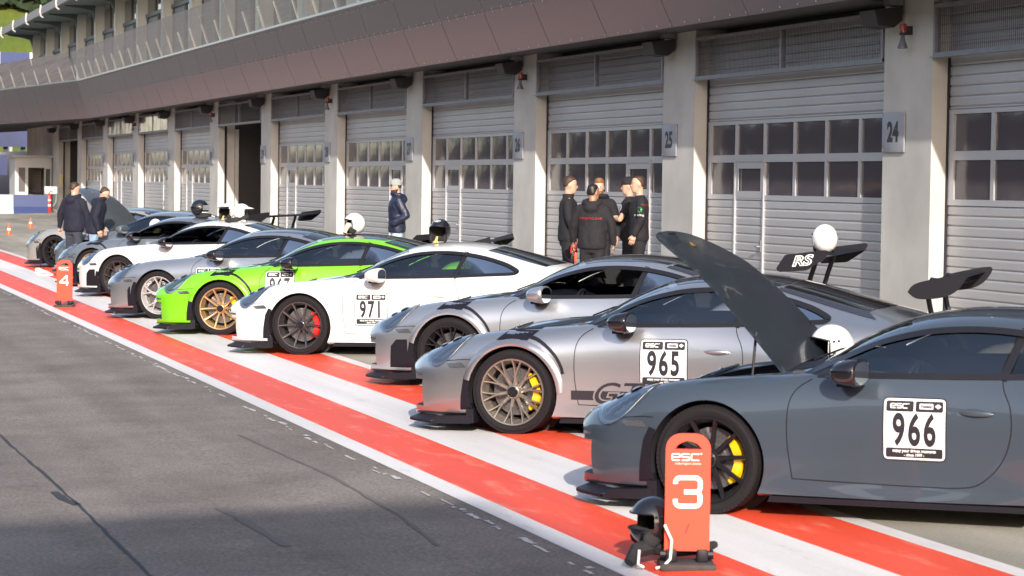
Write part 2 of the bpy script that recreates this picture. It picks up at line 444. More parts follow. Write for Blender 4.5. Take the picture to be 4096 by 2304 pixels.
# ---- the two open bays
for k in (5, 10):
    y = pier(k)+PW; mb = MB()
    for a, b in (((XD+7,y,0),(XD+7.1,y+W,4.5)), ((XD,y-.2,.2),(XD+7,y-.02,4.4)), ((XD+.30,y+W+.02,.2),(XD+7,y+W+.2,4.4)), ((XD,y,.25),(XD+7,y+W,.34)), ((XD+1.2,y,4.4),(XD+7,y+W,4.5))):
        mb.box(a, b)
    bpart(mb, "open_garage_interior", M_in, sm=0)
y = pier(5)+PW
mb = MB(); mb.box((XD+.9,y+1.25,.3),(XD+.98,y+3.6,3.0)); mb.box((XD+.89,y+1.5,.45),(XD+.9,y+2.5,1.35)); bpart(mb, "partition_panel", mat("partition_grey",(.07,.066,.078),.5), sm=0)
mb = MB(); mb.box((XD+.30,y+W-.06,.3),(XD+.42,y+W-.02,3.7)); bpart(mb, "inner_pier", M_conc, sm=0)
y = pier(10)+PW
mb = MB()
for q in range(3): mb.box((XD+1.2,y+3.2+q*.35,.3),(XD+1.26,y+3.27+q*.35,3.4))
mb.box((XD+1.0,y+4.6,2.0),(XD+1.1,y+5.2,2.4)); bpart(mb, "inner_pipework", M_steel, sm=0)
M_exit = mat("exit_green", (.03,.25,.12), .5, emit=(.05,.4,.2,.5))
mb = MB(); mb.box((XD+1.0,y+.9,2.6),(XD+1.05,y+2.3,2.9)); ex = bpart(mb, "exit_sign", M_exit, sm=0)
mb = MB()
M_junk = [mat("shelf_things%d" % i, c, .7) for i, c in enumerate(((.20,.12,.08),(.08,.07,.07),(.30,.28,.26),(.05,.06,.12)))]
for q in range(26):
    a = y+rnd.uniform(.5,5.6); z = rnd.choice((.35,.9,1.45,1.9)); s = rnd.uniform(.15,.5)
    mb.box((XD+2+rnd.random(),a,z),(XD+2.8+rnd.random(),a+s,z+s*rnd.uniform(.5,1)), rnd.randrange(4))
for z in (.85,1.4,1.85): mb.box((XD+2,y+.4,z),(XD+3.2,y+6,z+.04),2)
bpart(mb, "tool_shelves", M_junk, sm=0)
mb = MB(); mb.box((XD+.3,y+2.0,4.25),(XD+.6,y+3.0,4.32)); bpart(mb, "lit_lamp", mat("lamp_warm",(.9,.8,.5),.5,emit=(1,.75,.3,1.6)), sm=0)

# ---- fascia: prism along a bent path
def pathX(pix_bottom, z):      # point on a horizontal plane seen at a pixel of the 4096 px photograph (used once to read the plan)
    d = _f + _r2*(pix_bottom[0]-2048)/F - _u2*(pix_bottom[1]-1152)/F
    t = (z-2.05)/d.z; return CAMPOS + d*t
PL = pathX((-60, 501), 4.57)

BEND = Vector((XB, 104.1))
FAR = Vector((PL.x, PL.y)); 
ddir = (FAR-BEND).normalized(); FAR = BEND + ddir*60
prof = [(0.0,4.57),(-.30,5.40),(-.50,6.14),(-.497,6.20),(1.2,6.205)]    # offset away from the wall, height
def along(off, pos):           # pos: 0 near end, 1 bend, 2 far end
    n1 = Vector((1,0)); n2 = Vector((-ddir.y, ddir.x)); n2 = n2 if n2.x > 0 else -n2
    if pos == 0: return Vector((XB+off, -25))
    if pos == 1:
        nb = (n1+n2).normalized(); return BEND + nb*off/nb.dot(n1)
    return FAR + n2*off
mb = MB()
for i in range(len(prof)-1):
    for s0, s1 in ((0,1),(1,2)):
        (o0,z0),(o1,z1) = prof[i], prof[i+1]
        a, b, c, d = along(o0,s0), along(o0,s1), along(o1,s1), along(o1,s0)
        mb.face([(a.x,a.y,z0),(b.x,b.y,z0),(c.x,c.y,z1),(d.x,d.y,z1)])
bpart(mb, "fascia", M_fasc, sm=0, weld=.001)
mb = MB()
a, b, c, d = along(.02,1), along(.02,2), along(1.4,2), along(1.4,1)
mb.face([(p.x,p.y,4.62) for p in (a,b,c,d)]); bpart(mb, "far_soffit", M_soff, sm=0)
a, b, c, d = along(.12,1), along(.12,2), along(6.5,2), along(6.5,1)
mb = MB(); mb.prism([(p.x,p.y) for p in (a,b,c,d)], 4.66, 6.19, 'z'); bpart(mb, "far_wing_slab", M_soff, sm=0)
# joints between the sheets, slightly slanted, and the long joint with rivets
mb = MB(); pr = [Vector((p[0], p[1])) for p in prof[:3]]
def fpt(t, y, lift=.004):      # t 0..1 up the fascia
    if t < .5: q = pr[0].lerp(pr[1], t*2)
    else: q = pr[1].lerp(pr[2], t*2-1)
    return Vector((XB+q.x-lift, y, q.y-lift*.3))
y = 24.0
while y < 103:
    for t0, t1 in ((0,.495),(.505,1)):
        for j in range(3):
            u0 = t0+(t1-t0)*j/3; u1 = t0+(t1-t0)*(j+1)/3
            mb.face([fpt(u0,y-.02+.5*u0), fpt(u0,y-.002+.5*u0), fpt(u1,y-.002+.5*u1), fpt(u1,y-.02+.5*u1)])
    y += 3.05
mb.face([fpt(.496,-25), fpt(.496,104), fpt(.504,104), fpt(.504,-25)])
mb.face([fpt(.96,-25,.03), fpt(.96,104,.03), fpt(.985,104,.03), fpt(.985,-25,.03)])
for j in range(12):
    p = BEND + ddir*(j*3.05+1.5); n2 = Vector((-ddir.y, ddir.x)); n2 = n2 if n2.x > 0 else -n2
    for (o0,z0),(o1,z1) in ((prof[0],prof[1]),(prof[1],prof[2])):
        a = p+n2*(o0-.006); b = p+n2*(o1-.006)
        mb.face([(a.x,a.y,z0),(a.x+ddir.x*.02,a.y+ddir.y*.02,z0),(b.x+ddir.x*.02,b.y+ddir.y*.02,z1),(b.x,b.y,z1)])
bpart(mb, "panel_joints", M_joint, sm=0)
mb = MB(); y = 24.
while y < 80:
    for t in (.03,.48,.52,.93):
        p = fpt(t, y+.5*t, .006); s = .012
        mb.face([p+Vector((0,-s,-s)), p+Vector((0,s,-s)), p+Vector((0,s,s)), p+Vector((0,-s,s))])
    y += .61
bpart(mb, "rivets", mat("rivet", (.5,.47,.48), .35, metal=.7), sm=0)

# ---- glass balustrade, leaning out
def bal(pos_xy, n, lean=.38, h=1.14):
    b0 = Vector((pos_xy.x, pos_xy.y, 6.205)); return b0, b0 + Vector((n.x*-lean, n.y*-lean, h))
n1 = Vector((1,0)); n2 = Vector((-ddir.y, ddir.x)); n2 = n2 if n2.x > 0 else -n2
segs = []
y = 103.8
while y > 20:
    segs.append((Vector((XB-.46,y)), Vector((XB-.46,y-2.12)), n1)); y -= 2.12
for j in range(13):
    a = along(-.48,1)+ddir*(.3+j*2.15); segs.append((a, a+ddir*2.15, n2))
M_post = mat("post_steel", (.42,.41,.40), .4, metal=.6)
for a, b, n in segs:
    gm = MB(); pm = MB()
    e = (b-a).normalized()*.015
    a0, a1 = bal(a+e, n); b0, b1 = bal(b-e, n)
    gm.face([a0, b0, b1, a1])
    p0, p1 = bal(a, n); mid = p0.lerp(p1, .52)
    pm.tube([p0+Vector((n.x*-.02,0,0)), mid+Vector((n.x*-.02,0,0))], .017, 6)
    bpart(gm, "balustrade_pane", M_glassrail, sm=0, recalc=False); bpart(pm, "balustrade_post", M_post)
mb = MB(); mb.box((14.7,-20,6.0),(16.8,142.5,6.24)); bpart(mb, "balcony_floor", M_upper, sm=0)
# ---- upper storey
XU, YU = 16.6, 142.8; ZR = 10.22
mb = MB(); mb.box((XU,-10,6.24),(XU+12,YU,ZR+.3)); bpart(mb, "upper_wall", M_upper, sm=0)
cols = []
y = YU-.6; 
mbr = MB()
ymids = []
for (px) in range(0, 24):
    yc = YU-.35-6.45*px
    if yc < -5: break
    mb = MB(); mb.box((XU-.42,yc-.35,6.24),(XU,yc+.35,ZR)); mb.box((XU-.47,yc-.41,6.24),(XU-.42,yc-.33,ZR-.1)); bpart(mb, "facade_column", M_upcol, sm=0)
    f = MB(); y0 = yc-6.1; y1 = yc-.35
    f.box((XU-.12,y0,8.85),(XU-.002,y1,9.0)); 
    for a in (.0,.2,.46,.5,.97): f.box((XU-.08, y0+(y1-y0)*a, 6.24),(XU-.004, y0+(y1-y0)*a+.09, 8.85))
    for a in (.3,.62): f.box((XU-.08, y0+(y1-y0)*a, 9.0),(XU-.004, y0+(y1-y0)*a+.07, ZR))
    wf = bpart(f, "window_frame", mat("dark_frame", (.11,.115,.12), .5) if px == 0 else bpy.data.materials["dark_frame"], sm=0)
    g = MB(); g.box((XU-.03,y0+.1,6.3),(XU-.006,y0+(y1-y0)*.46,8.85)); g.box((XU-.028,y0+(y1-y0)*.3,9.0),(XU-.006,y1,ZR-.25))
    go = g.build("window_pane", M_winup, wf, sm=0)
    g = MB(); g.box((XU-.02,y0+(y1-y0)*.52,6.3),(XU-.007,y1-.2,8.8)); g.build("shutter_panel", mat("shutter_grey", (.30,.31,.30), .6) if px == 0 else bpy.data.materials["shutter_grey"], wf, sm=0)
mb = MB(); mb.box((14.55,-10,ZR+.004),(XU+13,142.6,ZR+.14)); bpart(mb, "roof_soffit", M_green, sm=0)
for px in range(24):
    yc = YU-.35-6.45*px
    if yc < -5: break
    mb = MB(); mb.prism([(14.75,ZR),(XU-.42,ZR),(XU-.42,ZR-.75),(XU-.6,ZR-.28),(XU-1.0,ZR-.16),(14.75,ZR-.06)], yc-.18, yc+.18, 'y'); bpart(mb, "roof_bracket", M_green, sm=0)
mb = MB(); mb.box((14.42,-10,ZR-.02),(14.55,142.75,ZR+.36)); mb.box((14.55,-10,ZR+.14),(XU+13,142.75,ZR+.34)); bpart(mb, "roof_edge", M_roofedge, sm=0)
M_pale = mat("bracket_pale", (.75,.73,.68), .4, metal=.5)
for j in range(24):
    yy = 142.4-6.4*j
    if yy < -5: break
    mb = MB(); mb.tube([(14.38,yy,ZR+.42),(14.34,yy,ZR+.1),(14.37,yy,ZR-.12),(14.5,yy,ZR-.2)], .045, 6); bpart(mb, "gutter_bracket", M_pale)

# ---- numbered signs, loudspeakers, warning lamps on the piers
NUMW = ['twenty-four', 'twenty-five', 'twenty-six', 'twenty-seven', 'twenty-eight', 'twenty-nine', 'thirty', 'thirty-one', 'thirty-two', 'thirty-three']
NOTE = {0: "nearest the grey car marked 966", 1: "above the standing group of five", 2: "between the green and black helmets"}
for k in range(0, 10):
    y = pier(k)
    s = tag(empty("number_sign", (XF-.02, y+1.07, 2.81)), "grey door number sign reading %s on a concrete pier" % NUMW[k], "sign", "garage number signs")
    mb = MB(); mb.box((-.012,-.33,-.27),(.012,.33,.27), bev=.006); mb.build("plate", M_signp, s)
    mb = MB(); M = frame((-.0135,0,-.005), (0,-1,0), (0,0,1)); add_text(mb, str(24+k), M, .37, xs=.92, bold=.016)
    mb.build("numeral", M_signt, s, sm=0)
    mb = MB()
    for a in (-.3,.3):
        for b in (-.24,.24): mb.lathe([(.0,-.016),(.012,-.016),(.014,-.01)], 8, 'x', (0,a,b))
    mb.build("screw", M_steel, s)
SPK = ["at the pier of door %d" % (24+k) for k in range(12)]
M_spk = mat("speaker_box", (.022,.020,.026), .55)
spk = None
for k in range(0, 12):
    y = pier(k)+.95
    if spk is None:
        spk = empty("loudspeaker", (XF, y, 4.42))
        mb = MB(); mb.T = Matrix.Translation((-.28,.12,0)) @ Euler((0,0,.0)).to_matrix().to_4x4()
        mb.prism([(-.16,.10),(.26,.16),(.26,-.03),(.14,-.13),(-.10,-.11)], -.24, .24, 'y'); mb.build("cabinet", M_spk, spk, sm=0)
        mb = MB(); mb.box((-.2,-.1,.17),(0,.1,.26)); mb.build("bracket", M_steel, spk, sm=0)
        o = spk
    else: o = copy_tree(spk)
    o.location = (XF-.02, y, 4.36)
    tag(o, "dark box loudspeaker under the soffit at pier %s" % NUMW[k] if k < 10 else ("dark box loudspeaker under the soffit beside the open bay with shelves" if k == 10 else "dark box loudspeaker on the bare end wall"), "loudspeaker", "loudspeakers under the soffit")
bl = None
M_beac = mat("beacon_red", (.34,.03,.02), .3, coat=.5)
for k in (0,2,4,6,8):
    y = pier(k)+.62
    if bl is None:
        bl = empty("warning_lamp")
        mb = MB(); mb.lathe([(0,.09),(.05,.085),(.06,.05),(.06,-.06)], 14); mb.build("lamp_lens", M_beac, bl)
        mb = MB(); mb.lathe([(.065,-.06),(.07,-.10),(.04,-.11)], 14); mb.box((.0,-.03,-.1),(.16,.03,.05)); mb.build("lamp_base", M_spk, bl)
        mb = MB(); mb.lathe([(.03,-.11),(.045,-.2),(.085,-.30),(.085,-.33),(.0,-.29)], 14, o=(-.01,0,0)); mb.build("horn", M_wire, bl)
        o = bl
    else: o = copy_tree(bl)
    o.location = (XF-.13, y, 4.20); o.scale = (.8,.8,.8)
    tag(o, "red warning lamp with horn below it on pier %s" % NUMW[k], "lamp", "red warning lamps on the piers")
# ================================================================ FAR LEFT AND BACKGROUND
def terrain(name, x0, x1, y0, y1, n, hf, m):
    mb = MB()
    for i in range(n+1):
        pass
    g = [[(x0+(x1-x0)*i/n, y0+(y1-y0)*j/n) for j in range(n+1)] for i in range(n+1)]
    vs = [[mb.v((x,y,hf(x,y))) for (x,y) in row] for row in g]
    for i in range(n):
        for j in range(n): mb.bm.faces.new((vs[i][j],vs[i+1][j],vs[i+1][j+1],vs[i][j+1]))
    o = mb.build(name, m, sm=60); tag(o, kind='structure'); return o
M_grass = ground_mat("meadow", (.060,.095,.012), (.14,.17,.025), .25, .035, .95)
from mathutils import noise as mnoise
def hill(x, y):
    t = max(0, (y-230)/260); h = 78*min(1,t)**.9 if t > 0 else 0
    return -.4 + h + 3*mnoise.noise(Vector((x*.012,y*.012,0)))*min(1,t*3)
terrain("hill", 10, 230, 190, 560, 60, hill, M_grass)
mb = MB()
for (xa,ya,xb,yb) in ((28,250,47,300),(15,245,30,275),(30,262,54,322)):
    for q in range(20):
        t = q/20; x = xa+(xb-xa)*t; y = ya+(yb-ya)*t; s = 1.1
        p = [(x-s,y,hill(x-s,y)+.12),(x+s,y,hill(x+s,y)+.12),(x+s+(xb-xa)/20,y+(yb-ya)/20,hill(x+s+(xb-xa)/20,y+(yb-ya)/20)+.12),(x-s+(xb-xa)/20,y+(yb-ya)/20,hill(x-s+(xb-xa)/20,y+(yb-ya)/20)+.12)]
        mb.face(p)
tag(mb.build("stony_path", mat("stony_earth", (.26,.18,.11), .9, noise=(.5,.4)), sm=0), kind='structure')
# dark wood at the crest: leaf clumps
M_leaf = mat("conifer_foliage", (.022,.040,.014), .8, noise=(.3,.6))
mb = MB()
for q in range(420):
    x = rnd.uniform(14, 95); y = rnd.uniform(289, 340); z = hill(x,y); h = rnd.uniform(5,9); r = rnd.uniform(1.5,2.6)
    for L in range(7):
        zz = z+1+h*L/7; rr = r*(1-L/7.5)
        for s in range(6):
            a = rnd.uniform(0,2*PI); c = Vector((x+math.cos(a)*rr*.5, y+math.sin(a)*rr*.5, zz+rnd.uniform(-.4,.6)))
            u = Vector((rnd.uniform(-1,1),rnd.uniform(-1,1),rnd.uniform(-.5,.5))).normalized()*rr*.55; v = u.cross(Vector((rnd.uniform(-.4,.4),rnd.uniform(-.4,.4),1))).normalized()*rr*.5
            mb.face([c-u, c+v*.8+Vector((0,0,.5)), c+u, c-v-Vector((0,0,.5))])
tag(mb.build("conifer_wood", M_leaf, sm=0), kind='stuff')
# far barrier wall, banner, dark trucks
def place(px, py, Y):          # world point seen at a pixel, at distance Y along the lane
    d = _f + _r2*(px-2048)/F - _u2*(py-1152)/F
    return CAMPOS + d*(Y/d.y)
M_blue = mat("banner_blue", (.012,.030,.125), .5); M_navy = mat("navy_panel", (.025,.035,.10), .6, noise=(.4,.3)); M_wht = mat("white_plastic", (.72,.72,.70), .45)
a = place(-60,228,215); b = place(139,240,215)
mb = MB(); mb.box((a.x,215,b.z-.65),(b.x,215.6,b.z+.62),0); w = (b.x-a.x)
mb.box((a.x,214.98,b.z-.66),(a.x+w*.3,215.0,b.z+.63),1); mb.box((b.x-w*.10,214.97,b.z-.66),(b.x,214.99,b.z+.63),1)
for q in (.1,.5,.9): mb.box((a.x+w*q,215.2,-1),(a.x+w*q+.25,215.5,b.z-.6),2)
tag(mb.build("banner_hoarding", [M_blue, M_wht, M_steel], sm=0), "long blue banner with white ends in front of the meadow", "banner")
# blue hoarding and dark transporter behind the building's far end
a = place(-80,585,175); b = place(113,517,175)
mb = MB(); mb.box((a.x,175,a.z),(b.x,175.4,b.z)); 
for q in (.12,.5,.86): mb.box((a.x+(b.x-a.x)*q,175.41,-1),(a.x+(b.x-a.x)*q+.3,175.7,b.z))
tag(mb.build("blue_hoarding", M_navy, sm=0), "dark blue hoarding seen under the far end of the fascia", "hoarding")
a = place(-80,760,168); b = place(108,607,168)
tr = tag(empty("transporter", (a.x,168,-.1)), "black box transporter parked behind the white booth", "truck")
mb = MB(); mb.box((0,0,.9),(b.x-a.x,6,b.z+.1), bev=.05); mb.build("box_body", mat("truck_black",(.015,.017,.03),.4), tr)
mb = MB(); mb.box((.5,-.05,.3),(b.x-a.x-.3,0,.9)); mb.build("skirt", M_black, tr, sm=0)
mb = MB(); mb.box(((b.x-a.x)*.42,-.03,2.2),((b.x-a.x)*.58,-.005,3.6)); mb.build("rear_hatch", M_navy, tr, sm=0)
for q in (.2,.35,.8):
    mb = MB(); mb.lathe([(.0,-.05),(.3,-.05),(.48,-.02),(.5,.1),(.48,.25),(0,.25)], 20, 'y', ((b.x-a.x)*q,.1,.45)); mb.build("wheel", M_black, tr)
# unseen tall block, added behind the camera to throw the large asphalt shadow
tw = tag(empty("shadow_block", (-21,-15,-.8)), "tall unseen block added behind the camera to cast the large shadow", "tower")
mb = MB(); mb.box((-19,-2,0),(19.4,2,13.9)); mb.build("block_body", M_upper, tw, sm=0)
mb = MB()
for k in range(4): mb.box((-18.5,2.0,1.5+3.2*k),(19,2.04,3.2+3.2*k))
mb.build("window_bands", M_winup, tw, sm=0)
# main grandstand on the far side of the track: what the panes and paint reflect
gs = tag(empty("grandstand", (-46,-20,-1.6)), "long dark grandstand across the track, out of the frame", "grandstand")
mb = MB(); mb.prism([(0,0),(0,3),(-14,12),(-14.5,15.5),(2,16.5),(2,17),(-17,17),(-17,0)], 0, 330, 'y'); mb.build("stand_shell", mat("stand_grey",(.085,.075,.085),.9,noise=(.1,.4)), gs, sm=0)
# ---- booth
bo = place(120,845,119)
bx, by = 12.15, 125.0
def S2(px, Y): return place(px, 700, Y).x
X0 = S2(60,124); X1 = S2(206,124)
booth = tag(empty("marshal_booth", (X0,124,gz(12,124))), "white marshal booth with open front beside the end wall", "booth")
Wb = X1-X0; H = 2.62; tk = .1
mb = MB()
mb.box((0,0,0),(Wb*.10,.1,H-.5)); mb.box((Wb*.28,0,0),(Wb*.36,.12,H-.5)); mb.box((Wb*.80,0,0),(Wb,.1,H-.5)); mb.box((0,0,H-.5),(Wb,.1,H)); mb.box((Wb*.10,0,0),(Wb*.28,.1,.9))
mb.box((0,.1,0),(.1,2.5,H)); mb.box((Wb-.1,.1,0),(Wb,2.5,H)); mb.box((0,2.5,0),(Wb,2.6,H))
mb.build("cabin", mat("booth_white",(.50,.50,.50),.6), booth, sm=0)
mb = MB(); mb.box((-.12,-.15,H),(Wb+.1,2.7,H+.12)); mb.build("roof", mat("booth_roof",(.42,.42,.43),.6), booth, sm=0)
mb = MB(); mb.box((Wb*.10,.02,.9),(Wb*.28,.05,H-.5)); mb.build("side_window", M_paneb, booth, sm=0)
mb = MB(); mb.box((Wb*.84,-.02,.85),(Wb*.96,-.005,H-.55)); mb.build("door_window", M_winup, booth, sm=0)
mb = MB(); mb.box((Wb*.36,1.2,.85),(Wb*.8,1.25,H-.5)); mb.build("rear_glazing", M_paneb, booth, sm=0)
mb = MB(); mb.box((Wb*.38,.5,.72),(Wb*.78,1.1,.78)); mb.box((Wb*.4,.6,0),(Wb*.42,1,.72)); mb.build("desk", mat("desk_wood",(.25,.18,.12),.6), booth, sm=0)
ch = tag(empty("office_chair", (X0+Wb*.66,124.25,gz(12,124))), "dark office chair inside the white booth", "chair")
mb = MB(); mb.box((-.28,-.25,.48),(.28,.25,.58), bev=.04); mb.build("seat", M_navy, ch)
mb = MB(); mb.T = Matrix.Rotation(.3,4,'Y'); mb.box((-.05,-.22,.6),(.06,.22,1.25), bev=.04); mb.build("backrest", M_navy, ch)
mb = MB(); mb.tube([(0,0,.05),(0,0,.5)],.03)
for q in range(5): mb.tube([(0,0,.08),(.28*math.cos(q*1.257),.28*math.sin(q*1.257),.04)],.02)
mb.build("leg_frame", M_black, ch)
# ---- concrete barrier, blue and white
def bar_prof(): return [(-.30,0),(.30,0),(.30,.12),(.17,.35),(.10,.85),(-.10,.85),(-.17,.35),(-.30,.12)]
A = place(-40,850,112); B = place(190,850,112)
ba = tag(empty("crash_barrier", (A.x,112,gz(10,112))), "blue and white concrete crash barrier in front of the booth", "barrier")
L_ = B.x-A.x; sp = L_*.40
mb = MB(); mb.prism(bar_prof(), sp, L_, 'x'); mb.build("blue_section", M_blue, ba, sm=0)
mb = MB(); mb.prism(bar_prof(), 0, sp-.006, 'x'); mb.build("white_section", mat("barrier_white",(.36,.41,.48),.6), ba, sm=0)
ba.scale = (1,1,1.08)
# ---- fire hose box and extinguisher, wall box
px = place(196,838,112)
fx = tag(empty("fire_extinguisher", (px.x,112,gz(px.x,112))), "red fire extinguisher with white bands beside the barrier end", "extinguisher")
mb = MB(); mb.lathe([(0,0),(.09,0),(.1,.03),(.1,.78),(.05,.86),(.03,.9),(0,.9)], 16); mb.build("cylinder", mat("extinguisher_red",(.62,.03,.02),.35), fx)
mb = MB(); mb.lathe([(.101,.3),(.103,.3),(.103,.4),(.101,.4)], 16); mb.lathe([(.101,.55),(.103,.55),(.103,.62),(.101,.62)], 16); mb.build("band", M_wht, fx)
mb = MB(); mb.tube([(0,0,.9),(.06,0,1.0),(.16,0,.95)], .02); mb.build("valve", M_black, fx)
px = place(203,770,113)
hc = tag(empty("hose_trolley", (px.x,113,gz(px.x,113))), "grey hose trolley standing against the end wall", "trolley")
mb = MB(); mb.box((-.28,0,.85),(.3,.3,1.2), bev=.03); mb.build("hopper", mat("trolley_grey",(.55,.55,.52),.5), hc)
mb = MB(); mb.tube([(-.25,.1,.9),(-.22,.1,.45),(.1,.1,.1),(.32,.1,.02)], .035); mb.tube([(.28,.1,.9),(.25,.1,.5),(.05,.1,.15)], .03); mb.build("frame_tube", M_steel, hc)
px = place(232,690,0.1)
mb = MB(); mb.box((XF-.16,119.9,1.55),(XF,120.35,2.15), bev=.02); o = mb.build("junction_box", mat("box_yellow",(.55,.50,.28),.5)); tag(o, "pale yellow junction box on the end wall", "box")
# ---- traffic cones
M_cor = mat("cone_orange", (.85,.11,.03), .5); 
def cone(px, py, h, bands, label):
    d = _f + _r2*(px-2048)/F - _u2*(py-1152)/F
    t = (2.05+GX*5.8+GY*15)/(GX*d.x+GY*d.y-d.z); p = CAMPOS+d*t
    c = tag(empty("traffic_cone", p), label, "cone", "orange traffic cones")
    mb = MB(); mb.lathe([(.30*h,.05*h),(.24*h,.06*h),(.05*h,h*.98),(.045*h,h),(.0,h)], 20); mb.build("cone_body", M_cor, c)
    mb = MB(); mb.box((-.32*h,-.32*h,0),(.32*h,.32*h,.055*h), bev=.01); mb.build("base", M_cor, c)
    for z0, z1 in bands:
        r = lambda z: (.24-.19*(z-.06)/.92)*h+.006
        mb = MB(); mb.lathe([(r(z0),z0*h),(r(z1),z1*h)], 20); mb.build("white_band", M_wht, c)
cone(111,846,.55,((.3,.5),(.65,.82)),"orange cone with two white bands in front of the blue barrier")
cone(122,912,.36,((.42,.6),),"small orange cone beside the man in dark jeans")
cone(36,940,.36,((.42,.6),),"small orange cone leftmost in the photo")
# ================================================================ CARS
# car frame: +x rearwards, front axle at x=0, y<0 is the car's left side (towards the camera), z up
def pchip(xs, ys):
    n = len(xs); h = [xs[i+1]-xs[i] for i in range(n-1)]; d = [(ys[i+1]-ys[i])/h[i] for i in range(n-1)]
    m = [0.]*n; m[0] = d[0]; m[-1] = d[-1]
    for i in range(1, n-1):
        if d[i-1]*d[i] <= 0: m[i] = 0
        else:
            w1 = 2*h[i]+h[i-1]; w2 = h[i]+2*h[i-1]; m[i] = (w1+w2)/(w1/d[i-1]+w2/d[i])
    def f(x):
        if x <= xs[0]: return ys[0]
        if x >= xs[-1]: return ys[-1]
        i = 0
        while x > xs[i+1]: i += 1
        t = (x-xs[i])/h[i]
        return (2*t**3-3*t*t+1)*ys[i] + (t**3-2*t*t+t)*h[i]*m[i] + (-2*t**3+3*t*t)*ys[i+1] + (t**3-t*t)*h[i]*m[i+1]
    return f
# rails: (x, y, z) keys, bottom -> top centre
RAILS = [
 [(-1,0,.13),(3.5,0,.20)],
 [(-1,.58,.13),(-.87,.73,.13),(-.6,.78,.12),(0,.80,.12),(2.4,.80,.14),(3.0,.78,.18),(3.5,.68,.26)],
 [(-1,.63,.16),(-.87,.80,.16),(-.6,.86,.16),(-.38,.885,.16),(0,.895,.16),(.45,.895,.15),(1.2,.90,.15),(1.9,.91,.16),(2.4,.92,.18),(3.0,.87,.22),(3.5,.76,.30)],
 [(-1,.66,.28),(-.87,.83,.28),(-.6,.885,.28),(-.38,.905,.30),(0,.915,.30),(.5,.885,.26),(1.2,.865,.27),(1.8,.885,.28),(2.4,.935,.30),(3.0,.90,.32),(3.5,.80,.38)],
 [(-1,.66,.41),(-.87,.83,.43),(-.6,.885,.44),(-.38,.915,.50),(0,.928,.55),(.45,.905,.52),(.9,.88,.50),(1.4,.875,.50),(1.8,.895,.52),(2.1,.925,.55),(2.457,.945,.58),(2.9,.925,.56),(3.2,.88,.54),(3.5,.80,.50)],
 [(-1,.62,.475),(-.93,.71,.535),(-.8,.82,.575),(-.6,.855,.650),(-.38,.885,.725),(0,.905,.755),(.4,.893,.745),(.9,.875,.74),(1.4,.865,.75),(1.8,.875,.765),(2.1,.90,.78),(2.457,.918,.785),(2.9,.895,.76),(3.2,.85,.72),(3.5,.775,.64)],
 [(-1,.55,.500),(-.93,.62,.585),(-.8,.70,.655),(-.6,.735,.760),(-.36,.735,.826),(-.15,.735,.852),(0,.735,.864),(.35,.76,.872),(.6,.785,.868),(1.0,.80,.872),(1.4,.80,.880),(1.85,.79,.895),(2.2,.775,.918),(2.457,.765,.925),(2.8,.77,.900),(3.1,.77,.855),(3.3,.76,.81),(3.5,.71,.75)],
 [(-1,.45,.512),(-.93,.50,.596),(-.8,.58,.638),(-.6,.58,.715),(-.36,.585,.785),(0,.59,.832),(.3,.64,.868),(.5,.715,.886),(.75,.728,.935),(1.0,.722,.985),(1.35,.705,1.03),(1.85,.700,1.035),(2.2,.692,1.015),(2.5,.690,.975),(2.8,.700,.932),(3.1,.700,.882),(3.3,.69,.84),(3.5,.64,.79)],
 [(-1,.33,.518),(-.93,.365,.602),(-.8,.42,.642),(-.6,.43,.690),(-.36,.44,.755),(0,.45,.818),(.3,.50,.875),(.48,.655,.905),(.75,.650,1.0),(1.0,.620,1.095),(1.2,.595,1.150),(1.4,.580,1.187),(1.65,.572,1.198),(1.9,.570,1.185),(2.2,.572,1.135),(2.5,.580,1.060),(2.8,.595,.985),(3.1,.60,.915),(3.3,.58,.865),(3.5,.53,.81)],
 [(-1,.17,.522),(-.93,.19,.606),(-.8,.22,.645),(-.6,.23,.690),(-.36,.24,.748),(0,.25,.815),(.3,.28,.880),(.5,.45,.928),(.75,.455,1.060),(1.0,.440,1.165),(1.2,.43,1.222),(1.4,.42,1.248),(1.65,.415,1.256),(1.9,.415,1.243),(2.2,.415,1.200),(2.5,.42,1.128),(2.8,.42,1.048),(3.1,.41,.965),(3.3,.39,.90),(3.5,.34,.835)],
 [(-1,0,.524),(-.93,0,.608),(-.8,0,.646),(-.6,0,.692),(-.36,0,.748),(0,0,.815),(.3,0,.882),(.5,0,.935),(.75,0,1.075),(1.0,0,1.190),(1.2,0,1.248),(1.4,0,1.275),(1.65,0,1.285),(1.9,0,1.272),(2.2,0,1.228),(2.5,0,1.155),(2.8,0,1.072),(3.1,0,.985),(3.3,0,.915),(3.5,0,.845)],
]
STN = [-1,-.98,-.93,-.87,-.78,-.68,-.55,-.42,-.3,-.15,0,.15,.3,.4,.5,.6,.75,.9,1.05,1.2,1.4,1.65,1.9,2.1,2.3,2.457,2.6,2.8,3.0,3.15,3.3,3.42,3.5]
RF = [(pchip([p[0] for p in r], [p[1] for p in r]), pchip([p[0] for p in r], [p[2] for p in r])) for r in RAILS]
def bow(k, x, y):
    b = 0; a = abs(y)/.9
    if x < -.2: b += .34*a**3.3*((-.2-x)/.8)**1.15 - .13*max(0,-.35-x)
    if x > 2.8: b -= .30*a**2.4*((x-2.8)/.7)**1.3
    if k >= 7 and .35 < x < 1.5:
        t = min(1, (x-.35)/.2)*min(1, (1.5-x)/.4); b += .13*(min(abs(y),.7)/.65)**2*t
    if k >= 8 and 1.9 < x < 3.1:
        t = min(1, (x-1.9)/.3)*min(1, (3.1-x)/.3); b -= .10*(abs(y)/.6)**2*t
    return b
